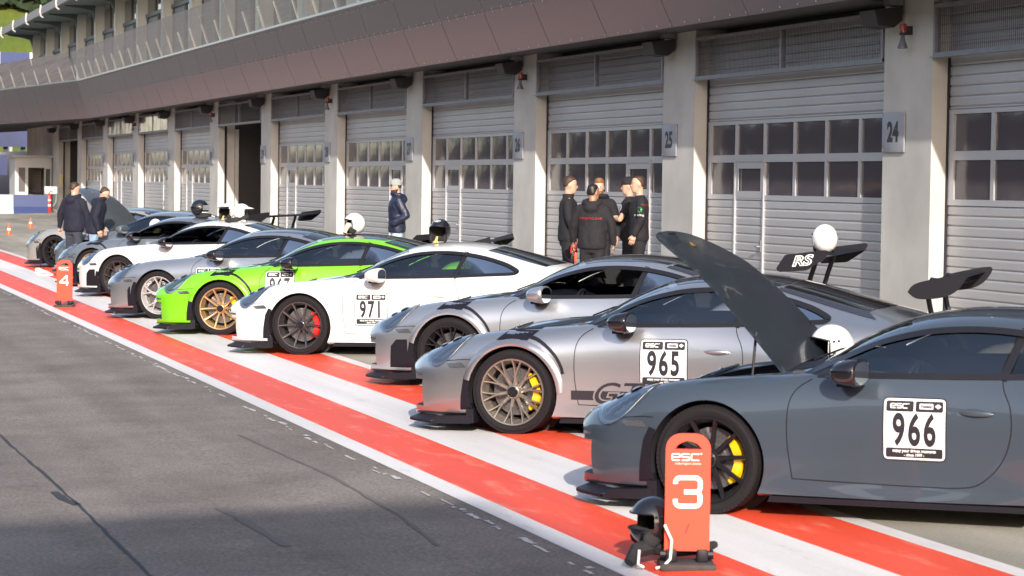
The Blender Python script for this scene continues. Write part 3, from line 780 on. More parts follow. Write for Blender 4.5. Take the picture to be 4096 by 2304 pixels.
def section(x, inset=0, k0=0, widen=0.):
    pts = []
    for k in range(k0, len(RAILS)):
        y, z = RF[k][0](x), RF[k][1](x)
        if widen and 2 <= k <= 6:       # RS body: wider arches
            for ax, w in ((0, .9), (2.457, 1.)):
                y += widen*w*math.exp(-((x-ax)/.42)**2)
        pts.append(Vector((x+bow(k, x, y), y, z)))
    return pts
def body_solid(widen=0., levels=2):
    bm = bmesh.new(); rows = []
    for x in STN:
        h = section(x, widen=widen); row = [bm.verts.new((p.x, -p.y, p.z)) for p in h]
        row += [bm.verts.new((p.x, p.y, p.z)) for p in h[-2:0:-1]]
        rows.append(row)
    n = len(rows[0])
    for i in range(len(rows)-1):
        for k in range(n): bm.faces.new((rows[i][k], rows[i][(k+1)%n], rows[i+1][(k+1)%n], rows[i+1][k]))
    # caps: quads across the loop (left side k, right side n-k)
    for row, flip in ((rows[0], 1), (rows[-1], 0)):
        H = n//2
        for k in range(H):
            a, b, c, d = row[k], row[k+1], row[(n-k-1)%n], row[(n-k)%n]
            vs = []
            for v in (a,b,c,d):
                if v not in vs: vs.append(v)
            try: bm.faces.new(vs if flip else vs[::-1])
            except ValueError: pass
    bmesh.ops.recalc_face_normals(bm, faces=bm.faces)
    cl = bm.edges.layers.float.new('crease_edge')
    for i in range(len(rows)-1):        # crisp sill edge
        for k, w in ((1,.7),(2,.5)):
            for kk in (k, n-k):
                e = bm.edges.get((rows[i][kk], rows[i+1][kk]))
                if e: e[cl] = w
    for row in (rows[-1],):
        for k in range(n):
            e = bm.edges.get((row[k], row[(k+1)%n]))
            if e: e[cl] = .35
    me = bpy.data.meshes.new("body"); bm.to_mesh(me); bm.free()
    o = bpy.data.objects.new("tmp", me); COL.objects.link(o)
    md = o.modifiers.new("s", 'SUBSURF'); md.levels = md.render_levels = levels
    dg = bpy.context.evaluated_depsgraph_get(); dg.update()
    m2 = bpy.data.meshes.new_from_object(o.evaluated_get(dg)); bpy.data.objects.remove(o)
    return m2
def mesh_of(mb):
    bmesh.ops.recalc_face_normals(mb.bm, faces=mb.bm.faces)
    me = bpy.data.meshes.new("c"); mb.bm.to_mesh(me); mb.bm.free(); return me
def cut(me, cutters, dark=None):
    if dark:
        me.materials.clear(); me.materials.append(dark[0])
        for c in cutters: c.materials.append(dark[1])
    o = bpy.data.objects.new("tmp", me); COL.objects.link(o); cs = []
    for c in cutters:
        co = bpy.data.objects.new("tmpc", c); COL.objects.link(co); cs.append(co)
        md = o.modifiers.new("b", 'BOOLEAN'); md.operation = 'DIFFERENCE'; md.object = co; md.solver = 'EXACT'
        if dark: md.material_mode = 'TRANSFER'
    dg = bpy.context.evaluated_depsgraph_get(); dg.update()
    m2 = bpy.data.meshes.new_from_object(o.evaluated_get(dg))
    for q in cs+[o]: bpy.data.objects.remove(q)
    return m2
def bvh_of(me):
    bm = bmesh.new(); bm.from_mesh(me); t = BVHTree.FromBMesh(bm); bm.free(); return t
def rounded(poly, r=.04, n=4):
    out = []
    L = len(poly)
    for i in range(L):
        p = Vector(poly[i]); a = Vector(poly[i-1]); b = Vector(poly[(i+1)%L])
        ra = min(r, (a-p).length*.45); rb = min(r, (b-p).length*.45)
        pa = p+(a-p).normalized()*ra; pb = p+(b-p).normalized()*rb
        for k in range(n+1):
            t = k/n; out.append(tuple(pa*(1-t)**2 + p*2*t*(1-t) + pb*t*t))
    return out
def curve2(pts, n=6):      # Catmull-Rom through 2D points
    P = [Vector(p) for p in pts]; out = []
    for i in range(len(P)-1):
        p0 = P[max(i-1,0)]; p1 = P[i]; p2 = P[i+1]; p3 = P[min(i+2,len(P)-1)]
        for k in range(n):
            t = k/n
            out.append(tuple(.5*((2*p1)+(p2-p0)*t+(2*p0-5*p1+4*p2-p3)*t*t+(3*p1-p0-3*p2+p3)*t**3)))
    out.append(tuple(P[-1])); return out
def ribbon(line, w):
    P = [Vector(p) for p in line]; A, B = [], []
    for i in range(len(P)):
        d = (P[min(i+1,len(P)-1)]-P[max(i-1,0)]).normalized(); n = Vector((-d.y, d.x))*w/2
        A.append(tuple(P[i]+n)); B.append(tuple(P[i]-n))
    return A, B

class Proj:
    """lays flat outlines onto the body surface"""
    def __init__(s, bvh, side):
        s.bvh = bvh; s.side = side     # 'L','R' (u=x, v=z), 'T' (u=x, v=y) from above, 'F' (u=y, v=z) from the front
    def hit(s, u, v, off):
        if s.side == 'L': o, d = Vector((u,-2,v)), Vector((0,1,0))
        elif s.side == 'R': o, d = Vector((u,2,v)), Vector((0,-1,0))
        elif s.side == 'T': o, d = Vector((u,v,3)), Vector((0,0,-1))
        elif s.side == 'F': o, d = Vector((-3,u,v)), Vector((1,0,0))
        elif s.side == 'B': o, d = Vector((6,u,v)), Vector((-1,0,0))
        loc, nor, i, dist = s.bvh.ray_cast(o, d)
        if loc is None: return None
        if nor.dot(d) > 0: nor = -nor
        return loc + nor*off
    def poly(s, mb, outline, off=.003, step=.06, mi=0, back=0.):
        b = bmesh.new(); f = b.faces.new([b.verts.new((p[0],p[1],0)) for p in outline])
        us = [p[0] for p in outline]; vs = [p[1] for p in outline]
        for ax, lo, hi in ((0,min(us),max(us)),(1,min(vs),max(vs))):
            k = math.floor(lo/step)+1
            while k*step < hi:
                co = [0,0,0]; no = [0,0,0]; co[ax] = k*step; no[ax] = 1
                bmesh.ops.bisect_plane(b, geom=b.verts[:]+b.edges[:]+b.faces[:], plane_co=co, plane_no=no, dist=1e-5); k += 1
        s.drop(mb, b, off, mi, back)
    def drop(s, mb, b, off, mi, back=0.):
        m = {}
        for v in b.verts:
            h = s.hit(v.co.x, v.co.y, off)
            m[v] = mb.bm.verts.new(mb.T @ h) if h is not None else None
        fs = []
        for f in b.faces:
            vs = [m[v] for v in f.verts]
            if None in vs: continue
            try: nf = mb.bm.faces.new(vs); nf.material_index = mi; fs.append(nf)
            except ValueError: pass
        b.free()
        return fs
    def band(s, mb, line, w, off=.002, mi=0):
        A, B = ribbon(line, w); prev = None
        for a, b_ in zip(A, B):
            ha, hb = s.hit(*a, off), s.hit(*b_, off)
            if ha is None or hb is None: prev = None; continue
            cur = (mb.v(ha), mb.v(hb))
            if prev:
                f = mb.bm.faces.new((prev[0], prev[1], cur[1], cur[0])); f.material_index = mi
            prev = cur
    def text(s, mb, body, cu, cv, size, xs=1., bold=0., off=.005, mi=0, shear=0, step=.05, flip=False, rot=0., spacing=1.):
        me = text_mesh(body, size, xs, bold, shear=shear, spacing=spacing); b = bmesh.new(); b.from_mesh(me); bpy.data.meshes.remove(me)
        c, q = math.cos(rot), math.sin(rot)
        for v in b.verts:
            x, y = v.co.x*(-1 if flip else 1), v.co.y
            v.co = Vector((cu+x*c-y*q, cv+x*q+y*c, 0))
        s.drop(mb, b, off, mi)

# side glass outlines (x, z)
WIN_TOP = [(.60,.893),(.80,.985),(1.0,1.072),(1.2,1.128),(1.4,1.163),(1.65,1.174),(1.9,1.158),(2.15,1.113),(2.38,1.048),(2.52,.99),(2.575,.955),(2.54,.930),(2.42,.922)]
WIN_BOT = [(2.2,.915),(1.9,.902),(1.5,.893),(1.0,.886),(.70,.882)]
GREEN = curve2(WIN_TOP, 4)[:-1] + WIN_TOP[-1:] + WIN_BOT
def inset_poly(poly, d):
    P = [Vector(p) for p in poly]; n = len(P); A = sum(P[i].x*P[(i+1)%n].y-P[(i+1)%n].x*P[i].y for i in range(n)); sg = 1 if A > 0 else -1; out = []
    for i in range(n):
        a = (P[i]-P[i-1]); b = (P[(i+1)%n]-P[i])
        if a.length < 1e-6 or b.length < 1e-6: continue
        a.normalize(); b.normalize(); na = Vector((-a.y,a.x)); nb = Vector((-b.y,b.x)); m = na+nb
        if m.length < .2: continue
        m.normalize(); k = min(2.2, 1/max(.3, m.dot(na))); out.append(tuple(P[i]+m*d*k*sg))
    return out
def bline(x, z): return x > 1.845+(z-.89)*.28
def clip_poly(poly, f_sign):      # keep where f_sign(p) >= 0 (linear function)
    out = []
    for i in range(len(poly)):
        a, b = poly[i-1], poly[i]; fa, fb = f_sign(a), f_sign(b)
        if (fa >= 0) != (fb >= 0):
            t = fa/(fa-fb); out.append((a[0]+(b[0]-a[0])*t, a[1]+(b[1]-a[1])*t))
        if fb >= 0: out.append(tuple(b))
    return out
fB = lambda p: p[0]-(1.845+(p[1]-.89)*.28)
G_IN = inset_poly(GREEN, .022)
DOORWIN = clip_poly(clip_poly(G_IN, lambda p: -fB(p)-.03), lambda p: p[0]-(.80))
SAIL = clip_poly(GREEN, lambda p: .815-p[0])
QUARTER = clip_poly(G_IN, lambda p: fB(p)-.035)
# windscreen and backlight seen from above (x, y)
WS = [(.60,0),(.62,.3),(.70,.58),(1.20,.475),(1.14,.28),(1.125,0)]
WS = [(x, y) for x, y in WS] + [(x, -y) for x, y in WS[::-1] if y > 0]
RW = [(2.20,0),(2.185,.28),(2.14,.43),(2.84,.47),(2.92,.25),(2.95,0)]
RW = [(x, y) for x, y in RW] + [(x, -y) for x, y in RW[::-1] if y > 0]
HOOD = curve2([(-.90,0),(-.885,.17),(-.80,.35),(-.55,.485),(-.1,.565),(.25,.60),(.42,.62)],4) + [(.44,.5),(.40,.3),(.385,0)]
HOOD = HOOD + [(x, -y) for x, y in HOOD[::-1] if y > 0]

def wheel_mesh(style):
    """one wheel with its outer face at y=0 looking to -y, axis through the origin; returns parts"""
    R, W_ = .345, .26; rr = .274
    parts = []
    t = MB(); t.lathe([(rr-.006,.0),(rr+.004,-.004),(rr+.02,-.010),(R-.035,-.012),(R-.012,0.0),(R,.03),(R,W_-.03),(R-.02,W_),(rr,W_)], 56, 'y', (0,.012,0))
    for k in range(72):     # tread blocks on the shoulder
        a = 2*PI*k/72; t.T = Matrix.Rotation(a,4,'Y')
        t.box((R-.030,.007,-.0125),(R-.004,.028,.0125))
    t.T = Matrix.Identity(4)
    parts.append(('tyre', t, 0))
    r = MB(); r.lathe([(rr,.004),(rr-.004,-.004),(rr-.014,-.002),(rr-.020,.012),(rr-.028,.05),(rr-.045,.075),(rr-.05,.20),(rr-.01,.235)], 56, 'y')
    def spoke(ang0, r0, ang1, r1, w0, w1, d0, d1, th=.022, curve=0.):
        n = 6; rings = []
        for i in range(n+1):
            q = i/n; rad = r0+(r1-r0)*q; an = ang0+(ang1-ang0)*(q if not curve else q**curve); w = w0+(w1-w0)*q + (.006*(q-.75)*4 if q > .75 else 0)
            y = d0+(d1-d0)*(q**1.6)
            c = Vector((math.cos(an)*rad, y, math.sin(an)*rad)); tn = Vector((-math.sin(an),0,math.cos(an)))
            rings.append([c-tn*w/2+Vector((0,.008,0)), c-tn*w*.28+Vector((0,-.002,0)), c+tn*w*.28+Vector((0,-.002,0)), c+tn*w/2+Vector((0,.008,0)), c+tn*w*.4+Vector((0,th+.01,0)), c-tn*w*.4+Vector((0,th+.01,0))])
        r.loft(rings)
    ro = rr-.010
    if style == 'pair10':        # ten slim spokes, leaning in pairs
        for k in range(5):
            a = 2*PI*k/5+PI/2
            for s in (-1, 1): spoke(a+s*.27, .045, a+s*.34, ro, .034, .022, .045, .004, curve=1.)
    elif style == 'y10':         # ten forked spokes
        for k in range(10):
            a = 2*PI*k/10+.16
            spoke(a, .05, a, .125, .034, .030, .040, .030)
            for s in (-1, 1): spoke(a, .115, a+s*.145, ro, .020, .015, .030, .004)
    elif style == 'y5':          # five wide forked spokes
        for k in range(5):
            a = 2*PI*k/5+PI/2
            spoke(a, .04, a, .11, .055, .042, .035, .025)
            for s in (-1, 1): spoke(a, .10, a+s*.26, ro, .026, .018, .024, .002)
    elif style == 'cross':       # crossed slim spokes
        for k in range(6):
            a = 2*PI*k/6+.1
            for s in (-1, 1): spoke(a-s*.10, .05, a+s*.30, ro, .026, .017, .042, .004)
    elif style == 'five2':       # ten straight spokes, black
        for k in range(10): spoke(2*PI*k/10+.1, .05, 2*PI*k/10+.1, ro, .036, .026, .045, .004)
    parts.append(('rim', r, 1))
    h = MB(); h.lathe([(0,.02),(.046,.02),(.05,.022),(.056,.030),(.066,.045),(.066,.09),(0,.09)], 28, 'y'); parts.append(('hub', h, 1))
    c = MB(); c.lathe([(0,.004),(.026,.004),(.029,.009),(.042,.009),(.045,.018),(.047,.03)], 24, 'y')
    for k in range(10):
        c.T = Matrix.Rotation(2*PI*k/10,4,'Y'); c.box((.031,.001,-.004),(.040,.012,.004))
    c.T = Matrix.Identity(4)
    parts.append(('centre_lock', c, 3))
    d = MB(); d.lathe([(.06,.10),(.09,.098),(.095,.112),(.195,.112),(.195,.142),(.07,.142)], 48, 'y')
    for k in range(36):
        for q, rad in enumerate((.115,.14,.168)):
            a = 2*PI*(k+q*.33)/36; d.face([(math.cos(a+e)*(rad+f), .1115, math.sin(a+e)*(rad+f)) for e, f in ((-.02,-.003),(.02,-.003),(.02,.003),(-.02,.003))], 1)
    parts.append(('brake_disc', d, 4))
    k_ = MB(); ra, rb = .148, .225
    rings = []
    for i in range(13):
        a = -.85+1.7*i/12; ww = 1 if 1 < i < 11 else (.75 if i in (1,11) else .4); bu = .010 if i in (2,3,4,6,8,9,10) else 0
        def q(rad, y): return Vector((math.cos(a)*rad, y, math.sin(a)*rad))
        m_ = (ra+rb)/2; hw = (rb-ra)/2*ww
        rings.append([q(m_-hw,.105), q(m_-hw*.7,.068-bu), q(m_+hw*.6,.064-bu), q(m_+hw,.075), q(m_+hw,.17), q(m_-hw,.17)])
    k_.loft(rings)
    parts.append(('brake_caliper', k_, 5))
    return parts

M_tyre = mat("tyre_rubber", (.013,.011,.013), .85, spec=.25, bump=(60,.2,.003))
M_disc = mat("brake_disc_metal", (.24,.23,.23), .35, metal=.8, noise=(14,.15)); M_hole = mat("drill_hole", (.02,.02,.02), .8)
M_slot = mat("paint_slot", (.5,.5,.5))
M_plas = mat("black_plastic", (.010,.009,.014), .5, spec=.3)
M_gloss = mat("gloss_black", (.012,.011,.015), .08, coat=.6)
M_carbon = mat("carbon_roof", (.025,.022,.028), .16, coat=.8, noise=(120,.35))
M_rubber = mat("window_seal", (.014,.013,.016), .35)
M_cabin = mat("cabin_trim", (.055,.055,.06), .75)
M_seat = mat("seat_fabric", (.045,.045,.05), .8)
M_cage = mat("cage_grey", (.35,.36,.37), .4)
M_glassc = glass_mat("car_glass", (.92,.96,.95), 2.4)
M_bonblk = mat("bonnet_black", (.016,.014,.019), .38, spec=.35)
M_glassd = glass_mat("tinted_glass", (.16,.15,.17), .8)
M_lens = glass_mat("lamp_lens", (.86,.90,.93), 4.5)
M_chrome = mat("lamp_chrome", (.62,.64,.67), .18, metal=.9)
M_lampin = mat("lamp_inner", (.80,.83,.88), .3, coat=.6)
M_mirrorg = mat("mirror_glass", (.8,.83,.83), .02, metal=1.)
M_amber = mat("lamp_amber", (.75,.28,.06), .3)
M_platew = mat("start_plate_white", (.80,.79,.80), .35); M_plateb = mat("start_plate_black", (.022,.020,.026), .4)
M_redl = mat("red_reflector", (.45,.02,.02), .25)
def paint(name, col, metal=0., rough=.3, flake=False):
    m = mat(name, col, rough, metal=metal, coat=1., coat_rough=.03)
    return m
_wheel_cache = {}
RIMS = {}
def rim_mat(key):
    if key not in RIMS:
        spec = {'black': ((.018,.017,.020), .25, .3), 'grey': ((.16,.145,.14), .28, .85), 'gold': ((.62,.42,.22), .30, .75), 'silver': ((.74,.71,.71), .22, .6), 'dark': ((.15,.14,.145), .25, .8), 'bronze': ((.42,.375,.32), .3, .8)}[key]
        RIMS[key] = mat("rim_"+key, spec[0], spec[1], metal=spec[2])
    return RIMS[key]
CALS = {'yellow': mat("caliper_yellow", (.86,.50,.01), .3, coat=.5), 'red': mat("caliper_red", (.72,.02,.015), .3, coat=.5), 'black': mat("caliper_black", (.03,.03,.03), .4)}
def put_wheel(car, style, rim, cal, x, y, side, steer=0., rot=0.):
    key = (style, rim, cal)
    w = empty("wheel"); w.parent = car
    if key not in _wheel_cache:
        mats = {0: M_tyre, 1: rim_mat(rim), 3: M_gloss, 4: [M_disc, M_hole], 5: CALS[cal]}
        _wheel_cache[key] = [mb.build(nm, mats[mi], w, sm=30) for nm, mb, mi in wheel_mesh(style)]
    else:
        for s in _wheel_cache[key]:
            c = s.copy(); COL.objects.link(c); c.parent = w
    for c in w.children:
        c.rotation_euler = (0, rot if c.name.split('.')[0] in ('tyre','rim','hub','centre_lock') else 0, 0)
    w.location = (x, y if side < 0 else -y, .345)
    w.rotation_euler = (0, 0, (steer if side < 0 else PI+steer))
    return w

_body = {}
def get_body(wide, open_hood):
    key = (wide, open_hood)
    if key in _body: return _body[key]
    full = body_solid(widen=.022 if wide else 0.)
    bvh = bvh_of(full)
    cs = []
    for ax, r in ((0,.382),(2.457,.392)):       # wheel wells, both sides
        for s in (-1, 1):
            mb = MB(); mb.lathe([(0,s*.55),(r,s*.55),(r,s*1.2),(0,s*1.2)], 56, 'y', (ax,0,.338), closed=True)
            bmesh.ops.remove_doubles(mb.bm, verts=mb.bm.verts, dist=1e-5); cs.append(mesh_of(mb))
    # cabin cavity
    mb = MB(); rings = []
    for x in [.30,.42,.5,.6,.75,.9,1.05,1.2,1.4,1.65,1.9,2.1,2.3,2.5,2.7]:
        h = section(x); top = h[6:]
        L = [Vector((p.x, -(p.y-.032) if p.y > .03 else 0, p.z-.028)) for p in top]
        Rr = [Vector((q.x, -q.y, q.z)) for q in L[-2::-1]]
        zf = .25 if x < 2.0 else .25+(x-2.0)*.8
        ring = [Vector((x,-.72,zf))] + L + Rr + [Vector((x,.72,zf))]
        rings.append(ring)
    mb.loft(rings); cs.append(mesh_of(mb))
    mb = MB(); mb.prism(GREEN, -1.3, 1.3, 'y'); cs.append(mesh_of(mb))
    mb = MB(); mb.prism(WS, .88, 1.6, 'z'); cs.append(mesh_of(mb))
    # front bumper side intake slot and centre intake
    for s in (-1, 1):
        mb = MB(); mb.prism([(-1.4,.20),(-1.4,.42),(-.70,.42),(-.66,.20)], s*.46, s*.74, 'y'); cs.append(mesh_of(mb))
    mb = MB(); mb.prism([(-1.4,.17),(-1.4,.36),(-.85,.36),(-.85,.17)], -.40, .40, 'y'); cs.append(mesh_of(mb))
    if open_hood:
        mb = MB(); mb.prism(inset_poly(HOOD,.0), .52, 1.2, 'z'); cs.append(mesh_of(mb))
    me = cut(full, cs, (M_slot, M_plas))
    smooth(me, 28)
    bpy.data.meshes.remove(full)
    _body[key] = (me, bvh); return _body[key]

DIG = {'e': [[(0,.5),(1,.5),(1,.9),(.9,1),(.1,1),(0,.9),(0,.1),(.1,0),(1,0)]], 's': [[(1,1),(.1,1),(0,.9),(0,.6),(.1,.5),(.9,.5),(1,.4),(1,.1),(.9,0),(0,0)]], 'c': [[(1,1),(.1,1),(0,.9),(0,.1),(.1,0),(1,0)]],
       '3': [[(0,.78),(0,.9),(.12,1),(.88,1),(1,.9),(1,.6),(.9,.5),(.35,.5)],[(.9,.5),(1,.4),(1,.1),(.88,0),(.12,0),(0,.1),(0,.25)]], '4': [[(.78,-.02),(.78,1),(0,.32),(0,.28),(1,.28)]]}
def logo_lines(u, v, h):      # small wide 'esc' mark; returns polylines in u,v
    out = []; x = u
    for ch in 'esc':
        for ln in DIG[ch]: out.append([(x+p[0]*h*1.25, v+p[1]*h) for p in ln])
        x += h*1.55
    out.append([(x-h*.1, v+h*1.15), (x+h*.1, v+h*.95)])
    return out

def start_plate(car, P, num, cu, cv, s=1., rot=0.):
    """white start number plate stuck to the door; cu,cv centre in the side view"""
    w, h = .198*s, .190*s
    mb = MB(); c, q = math.cos(rot), math.sin(rot)
    def T(poly): return [(cu+x*c-y*q, cv+x*q+y*c) for x, y in poly]
    def R(x0,y0,x1,y1,r): return rounded([(x0,y0),(x1,y0),(x1,y1),(x0,y1)], r)
    P.poly(mb, T(R(-w,-h,w,h,.035)), .003, mi=1); P.poly(mb, T(R(-w+.008,-h+.008,w-.008,h-.008,.030)), .0045, mi=0)
    P.poly(mb, T(R(-w+.022,h-.085,-.006,h-.022,.012)), .006, mi=1); P.poly(mb, T(R(.006,h-.085,w-.022,h-.022,.012)), .006, mi=1)
    P.poly(mb, T(R(-w+.022,-h+.020,w-.022,-h+.078,.012)), .006, mi=1)
    for ln in logo_lines(-w+.05, h-.064, .024): P.band(mb, T(ln), .006, .0075, mi=0)
    P.poly(mb, T(R(.03,h-.068,.115,h-.036,.006)), .0072, mi=0); P.text(mb, "Voodoo", cu+.0725*c-(h-.052)*q, cv+.0725*q+(h-.052)*c, .026, .8, .0015, .009, 1, rot=rot)
    P.poly(mb, T([(.125,h-.05),(.145,h-.036),(.165,h-.05),(.145,h-.066)]), .0072, mi=0)
    def tx(t, x, y, size, xs, b, mi): P.text(mb, t, cu+x*c-y*q, cv+x*q+y*c, size, xs, b, .0078, mi, rot=rot)
    P.text(mb, num, cu+.002*q, cv-.012, .262*s, .60, .0080, .0078, 1, rot=rot, spacing=1.22)
    tx("enjoy your driven moments", 0, -h+.061, .026, .92, .0008, 0); tx("- since 1999 -", 0, -h+.036, .024, .95, .0008, 0)
    mb.build("start_number", [M_platew, M_plateb], car, sm=0, recalc=False)

def mirror(car, m_shell, side, glass_r=.075):
    s = side
    mb = MB(); rings = []
    # shell: teardrop, blunt towards the rear
    for x, ry, rz, zc in ((-.10,.03,.02,.0),(-.085,.075,.045,.0),(-.05,.105,.065,.0),(0,.12,.078,.002),(.05,.125,.083,.004),(.085,.125,.083,.004),(.095,.115,.075,.004)):
        rings.append([(x, math.copysign(abs(math.cos(a))**.8, math.cos(a))*ry, zc+math.copysign(abs(math.sin(a))**.8, math.sin(a))*rz) for a in [2*PI*k/18 for k in range(18)]])
    mb.T = Matrix.Translation((.95, s*.985, .925)) @ Matrix.Rotation(s*.12, 4, 'Z'); mb.loft(rings)
    sh = mb.build("wing_mirror", m_shell, car, sm=50)
    g = MB(); g.T = Matrix.Translation((.95, s*.985, .925)) @ Matrix.Rotation(s*.12, 4, 'Z')
    g.face([(.0965, math.copysign(abs(math.cos(a))**.8, math.cos(a))*.105, .004+math.copysign(abs(math.sin(a))**.8, math.sin(a))*.066) for a in [2*PI*k/20 for k in range(20)]])
    g.build("mirror_glass", M_mirrorg, sh, sm=0)
    f = MB(); f.loft([[(.84+a, s*.80, .850+b) for a, b in ((0,0),(.12,0),(.13,.03),(.01,.03))], [(.86+a, s*.90, .835+b) for a, b in ((0,0),(.11,0),(.12,.05),(.01,.05))], [(.87+a, s*.955, .835+b) for a, b in ((0,0),(.10,0),(.10,.08),(0,.08))]])
    f.build("mirror_foot", M_plas, sh)

def make_car(name, label, loc_px, delta, m_body, rs=False, hood=None, roof=None, wheels=('pair10','dark','red'), wing='gt3', open_hood=False, plate=None, mirror_m=None, gt_script=False,
             side_open=False, steer=0., rot=0., gen=991, stripes=False, nostril=False, cat="sports car", louvres=None, hood_angle=53):
    """loc_px: (x, y) on the ground, or photo pixel where the near front tyre touches the ground; delta: heading from the lane, degrees"""
    d = _f + _r2*(loc_px[0]-2048)/F - _u2*(loc_px[1]-1152)/F
    t = (2.05+GX*5.8+GY*15)/(GX*d.x+GY*d.y-d.z); Pw = CAMPOS+d*t
    if loc_px[1] < 200: Pw = Vector((loc_px[0], loc_px[1], gz(*loc_px)))
    a = math.radians(delta)
    rear = Vector((math.sin(a), -math.cos(a), 0)); rear.z = GX*rear.x+GY*rear.y; rear.normalize()
    near = Vector((-math.cos(a), -math.sin(a), 0)); near.z = GX*near.x+GY*near.y; near.normalize()
    up = rear.cross(-near).normalized(); yy = up.cross(rear)
    car = tag(empty(name), label, cat, "sports cars parked in echelon along the pit lane")
    M = Matrix((rear, yy, up)).transposed().to_4x4(); M.translation = Pw + yy*.90
    car.matrix_world = M
    louvres = rs if louvres is None else louvres
    me, bvh = get_body(rs, open_hood)
    b = bpy.data.objects.new("body", me); COL.objects.link(b); b.parent = car
    b.material_slots[0].link = 'OBJECT'; b.material_slots[0].material = m_body
    PL_, PR, PT, PF = Proj(bvh,'L'), Proj(bvh,'R'), Proj(bvh,'T'), Proj(bvh,'F')
    wd = .018 if rs else 0
    # ---- glass and seals
    for P in (PL_, PR):
        mb = MB(); out = inset_poly(GREEN,-.010); inn = inset_poly(GREEN,.020)
        # seal frame: ring between two outlines laid on the body
        n = len(GREEN)
        for i in range(n):
            j = (i+1)%n; q = []
            for pt in (inset_poly_pt(GREEN,i,-.012), inset_poly_pt(GREEN,j,-.012), inset_poly_pt(GREEN,j,.022), inset_poly_pt(GREEN,i,.022)):
                h = P.hit(pt[0], pt[1], .004); q.append(h)
            if None not in q: mb.face(q)
        P.band(mb, [(1.845+.0,.886),(1.925,1.175)], .055, .003)
        P.poly(mb, SAIL, .002)
        mb.build("window_seal", M_rubber, car, sm=30, weld=.0005)
        if not (side_open and P is PL_):
            mb = MB(); P.poly(mb, DOORWIN, -.004, .1); mb.build("door_window", M_glassc, car, sm=60)
        mb = MB(); P.poly(mb, QUARTER, -.003, .1); mb.build("quarter_window", M_glassd if not rs else M_glassd, car, sm=60)
    mb = MB(); PT.poly(mb, WS, .001, .08); mb.build("windscreen", M_glassc, car, sm=60)
    mb = MB(); PT.band(mb, [WS[i] for i in range(2, 5)]+[WS[5]]+[WS[6],WS[7],WS[8]], .05, .002); mb.build("windscreen_surround", M_gloss, car, sm=60)
    mb = MB(); PT.poly(mb, RW, .004, .08); mb.build("rear_window", M_gloss, car, sm=60)
    # ---- cowl
    mb = MB(); cl = [(.44,-.60),(.385,-.3),(.37,0),(.385,.3),(.44,.60),(.66,.62),(.60,.3),(.585,0),(.60,-.3),(.66,-.62)]; PT.poly(mb, cl, .003, .07)
    for k in range(9): PT.band(mb, [(.45+.0,-.4+k*.1),(.56,-.4+k*.1+.02)], .012, .010)
    mb.build("cowl_grille", M_plas, car, sm=40)
    mb = MB(); mb.tube([PT.hit(.50,-.30,.012), PT.hit(.60,-.05,.016), PT.hit(.64,.30,.016)], .007, 6); mb.tube([PT.hit(.50,.1,.012), PT.hit(.58,.3,.016), PT.hit(.66,.48,.016)], .007, 6)
    mb.build("wiper", M_plas, car)
    # ---- shut lines
    mb = MB()
    door_f = curve2([(.66,.862),(.575,.80),(.535,.70),(.53,.5),(.545,.36),(.56,.255)],5)
    door_b = [(.56,.255),(1.2,.243),(1.55,.243)]
    door_r = curve2([(1.55,.243),(1.72,.27),(1.86,.40),(1.92,.56),(1.915,.72),(1.865,.83),(1.848,.888)],5)
    for P in (PL_, PR):
        P.band(mb, door_f, .007, .0015); P.band(mb, door_b, .006, .0015); P.band(mb, door_r, .007, .0015)
        P.band(mb, curve2([(-.80,.60),(-.62,.585),(-.45,.60),(-.36,.60)],4), .006, .0015)
    hl = curve2([(-.90,0),(-.885,.17),(-.80,.35),(-.55,.485),(-.1,.565),(.25,.60),(.42,.62)],4)
    if not open_hood:
        PT.band(mb, hl, .008, .0015); PT.band(mb, [(x,-y) for x,y in hl], .008, .0015)
    mb.build("shut_lines", M_rubber, car, sm=0, recalc=False)
    # ---- sill blade
    for s in (-1, 1):
        mb = MB(); y0 = .885+wd
        mb.prism([(.40,.105),(2.06,.115),(2.08,.150),(.42,.142)], s*(y0-.12), s*(y0+.012), 'y'); mb.build("sill_blade", M_plas, car, sm=0)
    # ---- door handle
    for P, s in ((PL_,-1),(PR,1)):
        hmb = MB(); rec = [(1.70+.115*math.cos(a), .690+.033*math.sin(a)) for a in [2*PI*k/20 for k in range(20)]]; P.poly(hmb, rec, .001, .05, 0)
        c = P.hit(1.70,.69,.0)
        rings = []
        for i in range(9):
            q = i/8*2-1; x = 1.71+q*.105; y = P.hit(x,.695,0)
            r_ = .018*math.sqrt(max(.05,1-q*q)); base = y.y if y else c.y
            rings.append([(x, base+s*(.006+.016*(1-q*q))+s*r_*.5*math.cos(u), .695+q*-.002+r_*math.sin(u)) for u in [2*PI*k/8 for k in range(8)]])
        hmb.loft(rings)
        hmb.build("door_handle", m_body, car, sm=50)
    # ---- wheel wells and arch liners, front splitter, side skirts behind the front bumper
    for ax, r, y in ((0,.381,.0),(2.457,.391,.0)):
        for s in (-1, 1):
            mb = MB(); a0, a1 = -.25, PI+.25
            mb.lathe([(r-.002, s*.56),(r-.002, s*(.895 if ax==0 else .92))], 28, 'y', (ax,0,.338), a0=a0, a1=a1)
            mb.lathe([(.05, s*.565),(r-.002, s*.565)], 28, 'y', (ax,0,.338), a0=0, a1=2*PI); mb.build("wheel_arch_liner", M_black, car, sm=40)
    lip = MB(); pts = []
    for i in range(25):
        yv = -.90+1.8*i/24; x = -1.115+.40*(abs(yv)/.9)**3.8; pts.append((x, yv))
    hs = [PF.hit(p[1]*.955, .20, 0) for p in pts]
    pts = [((h.x-.05) if h is not None and h.x < -.30 else -.62, p[1]) for p, h in zip(pts, hs)]
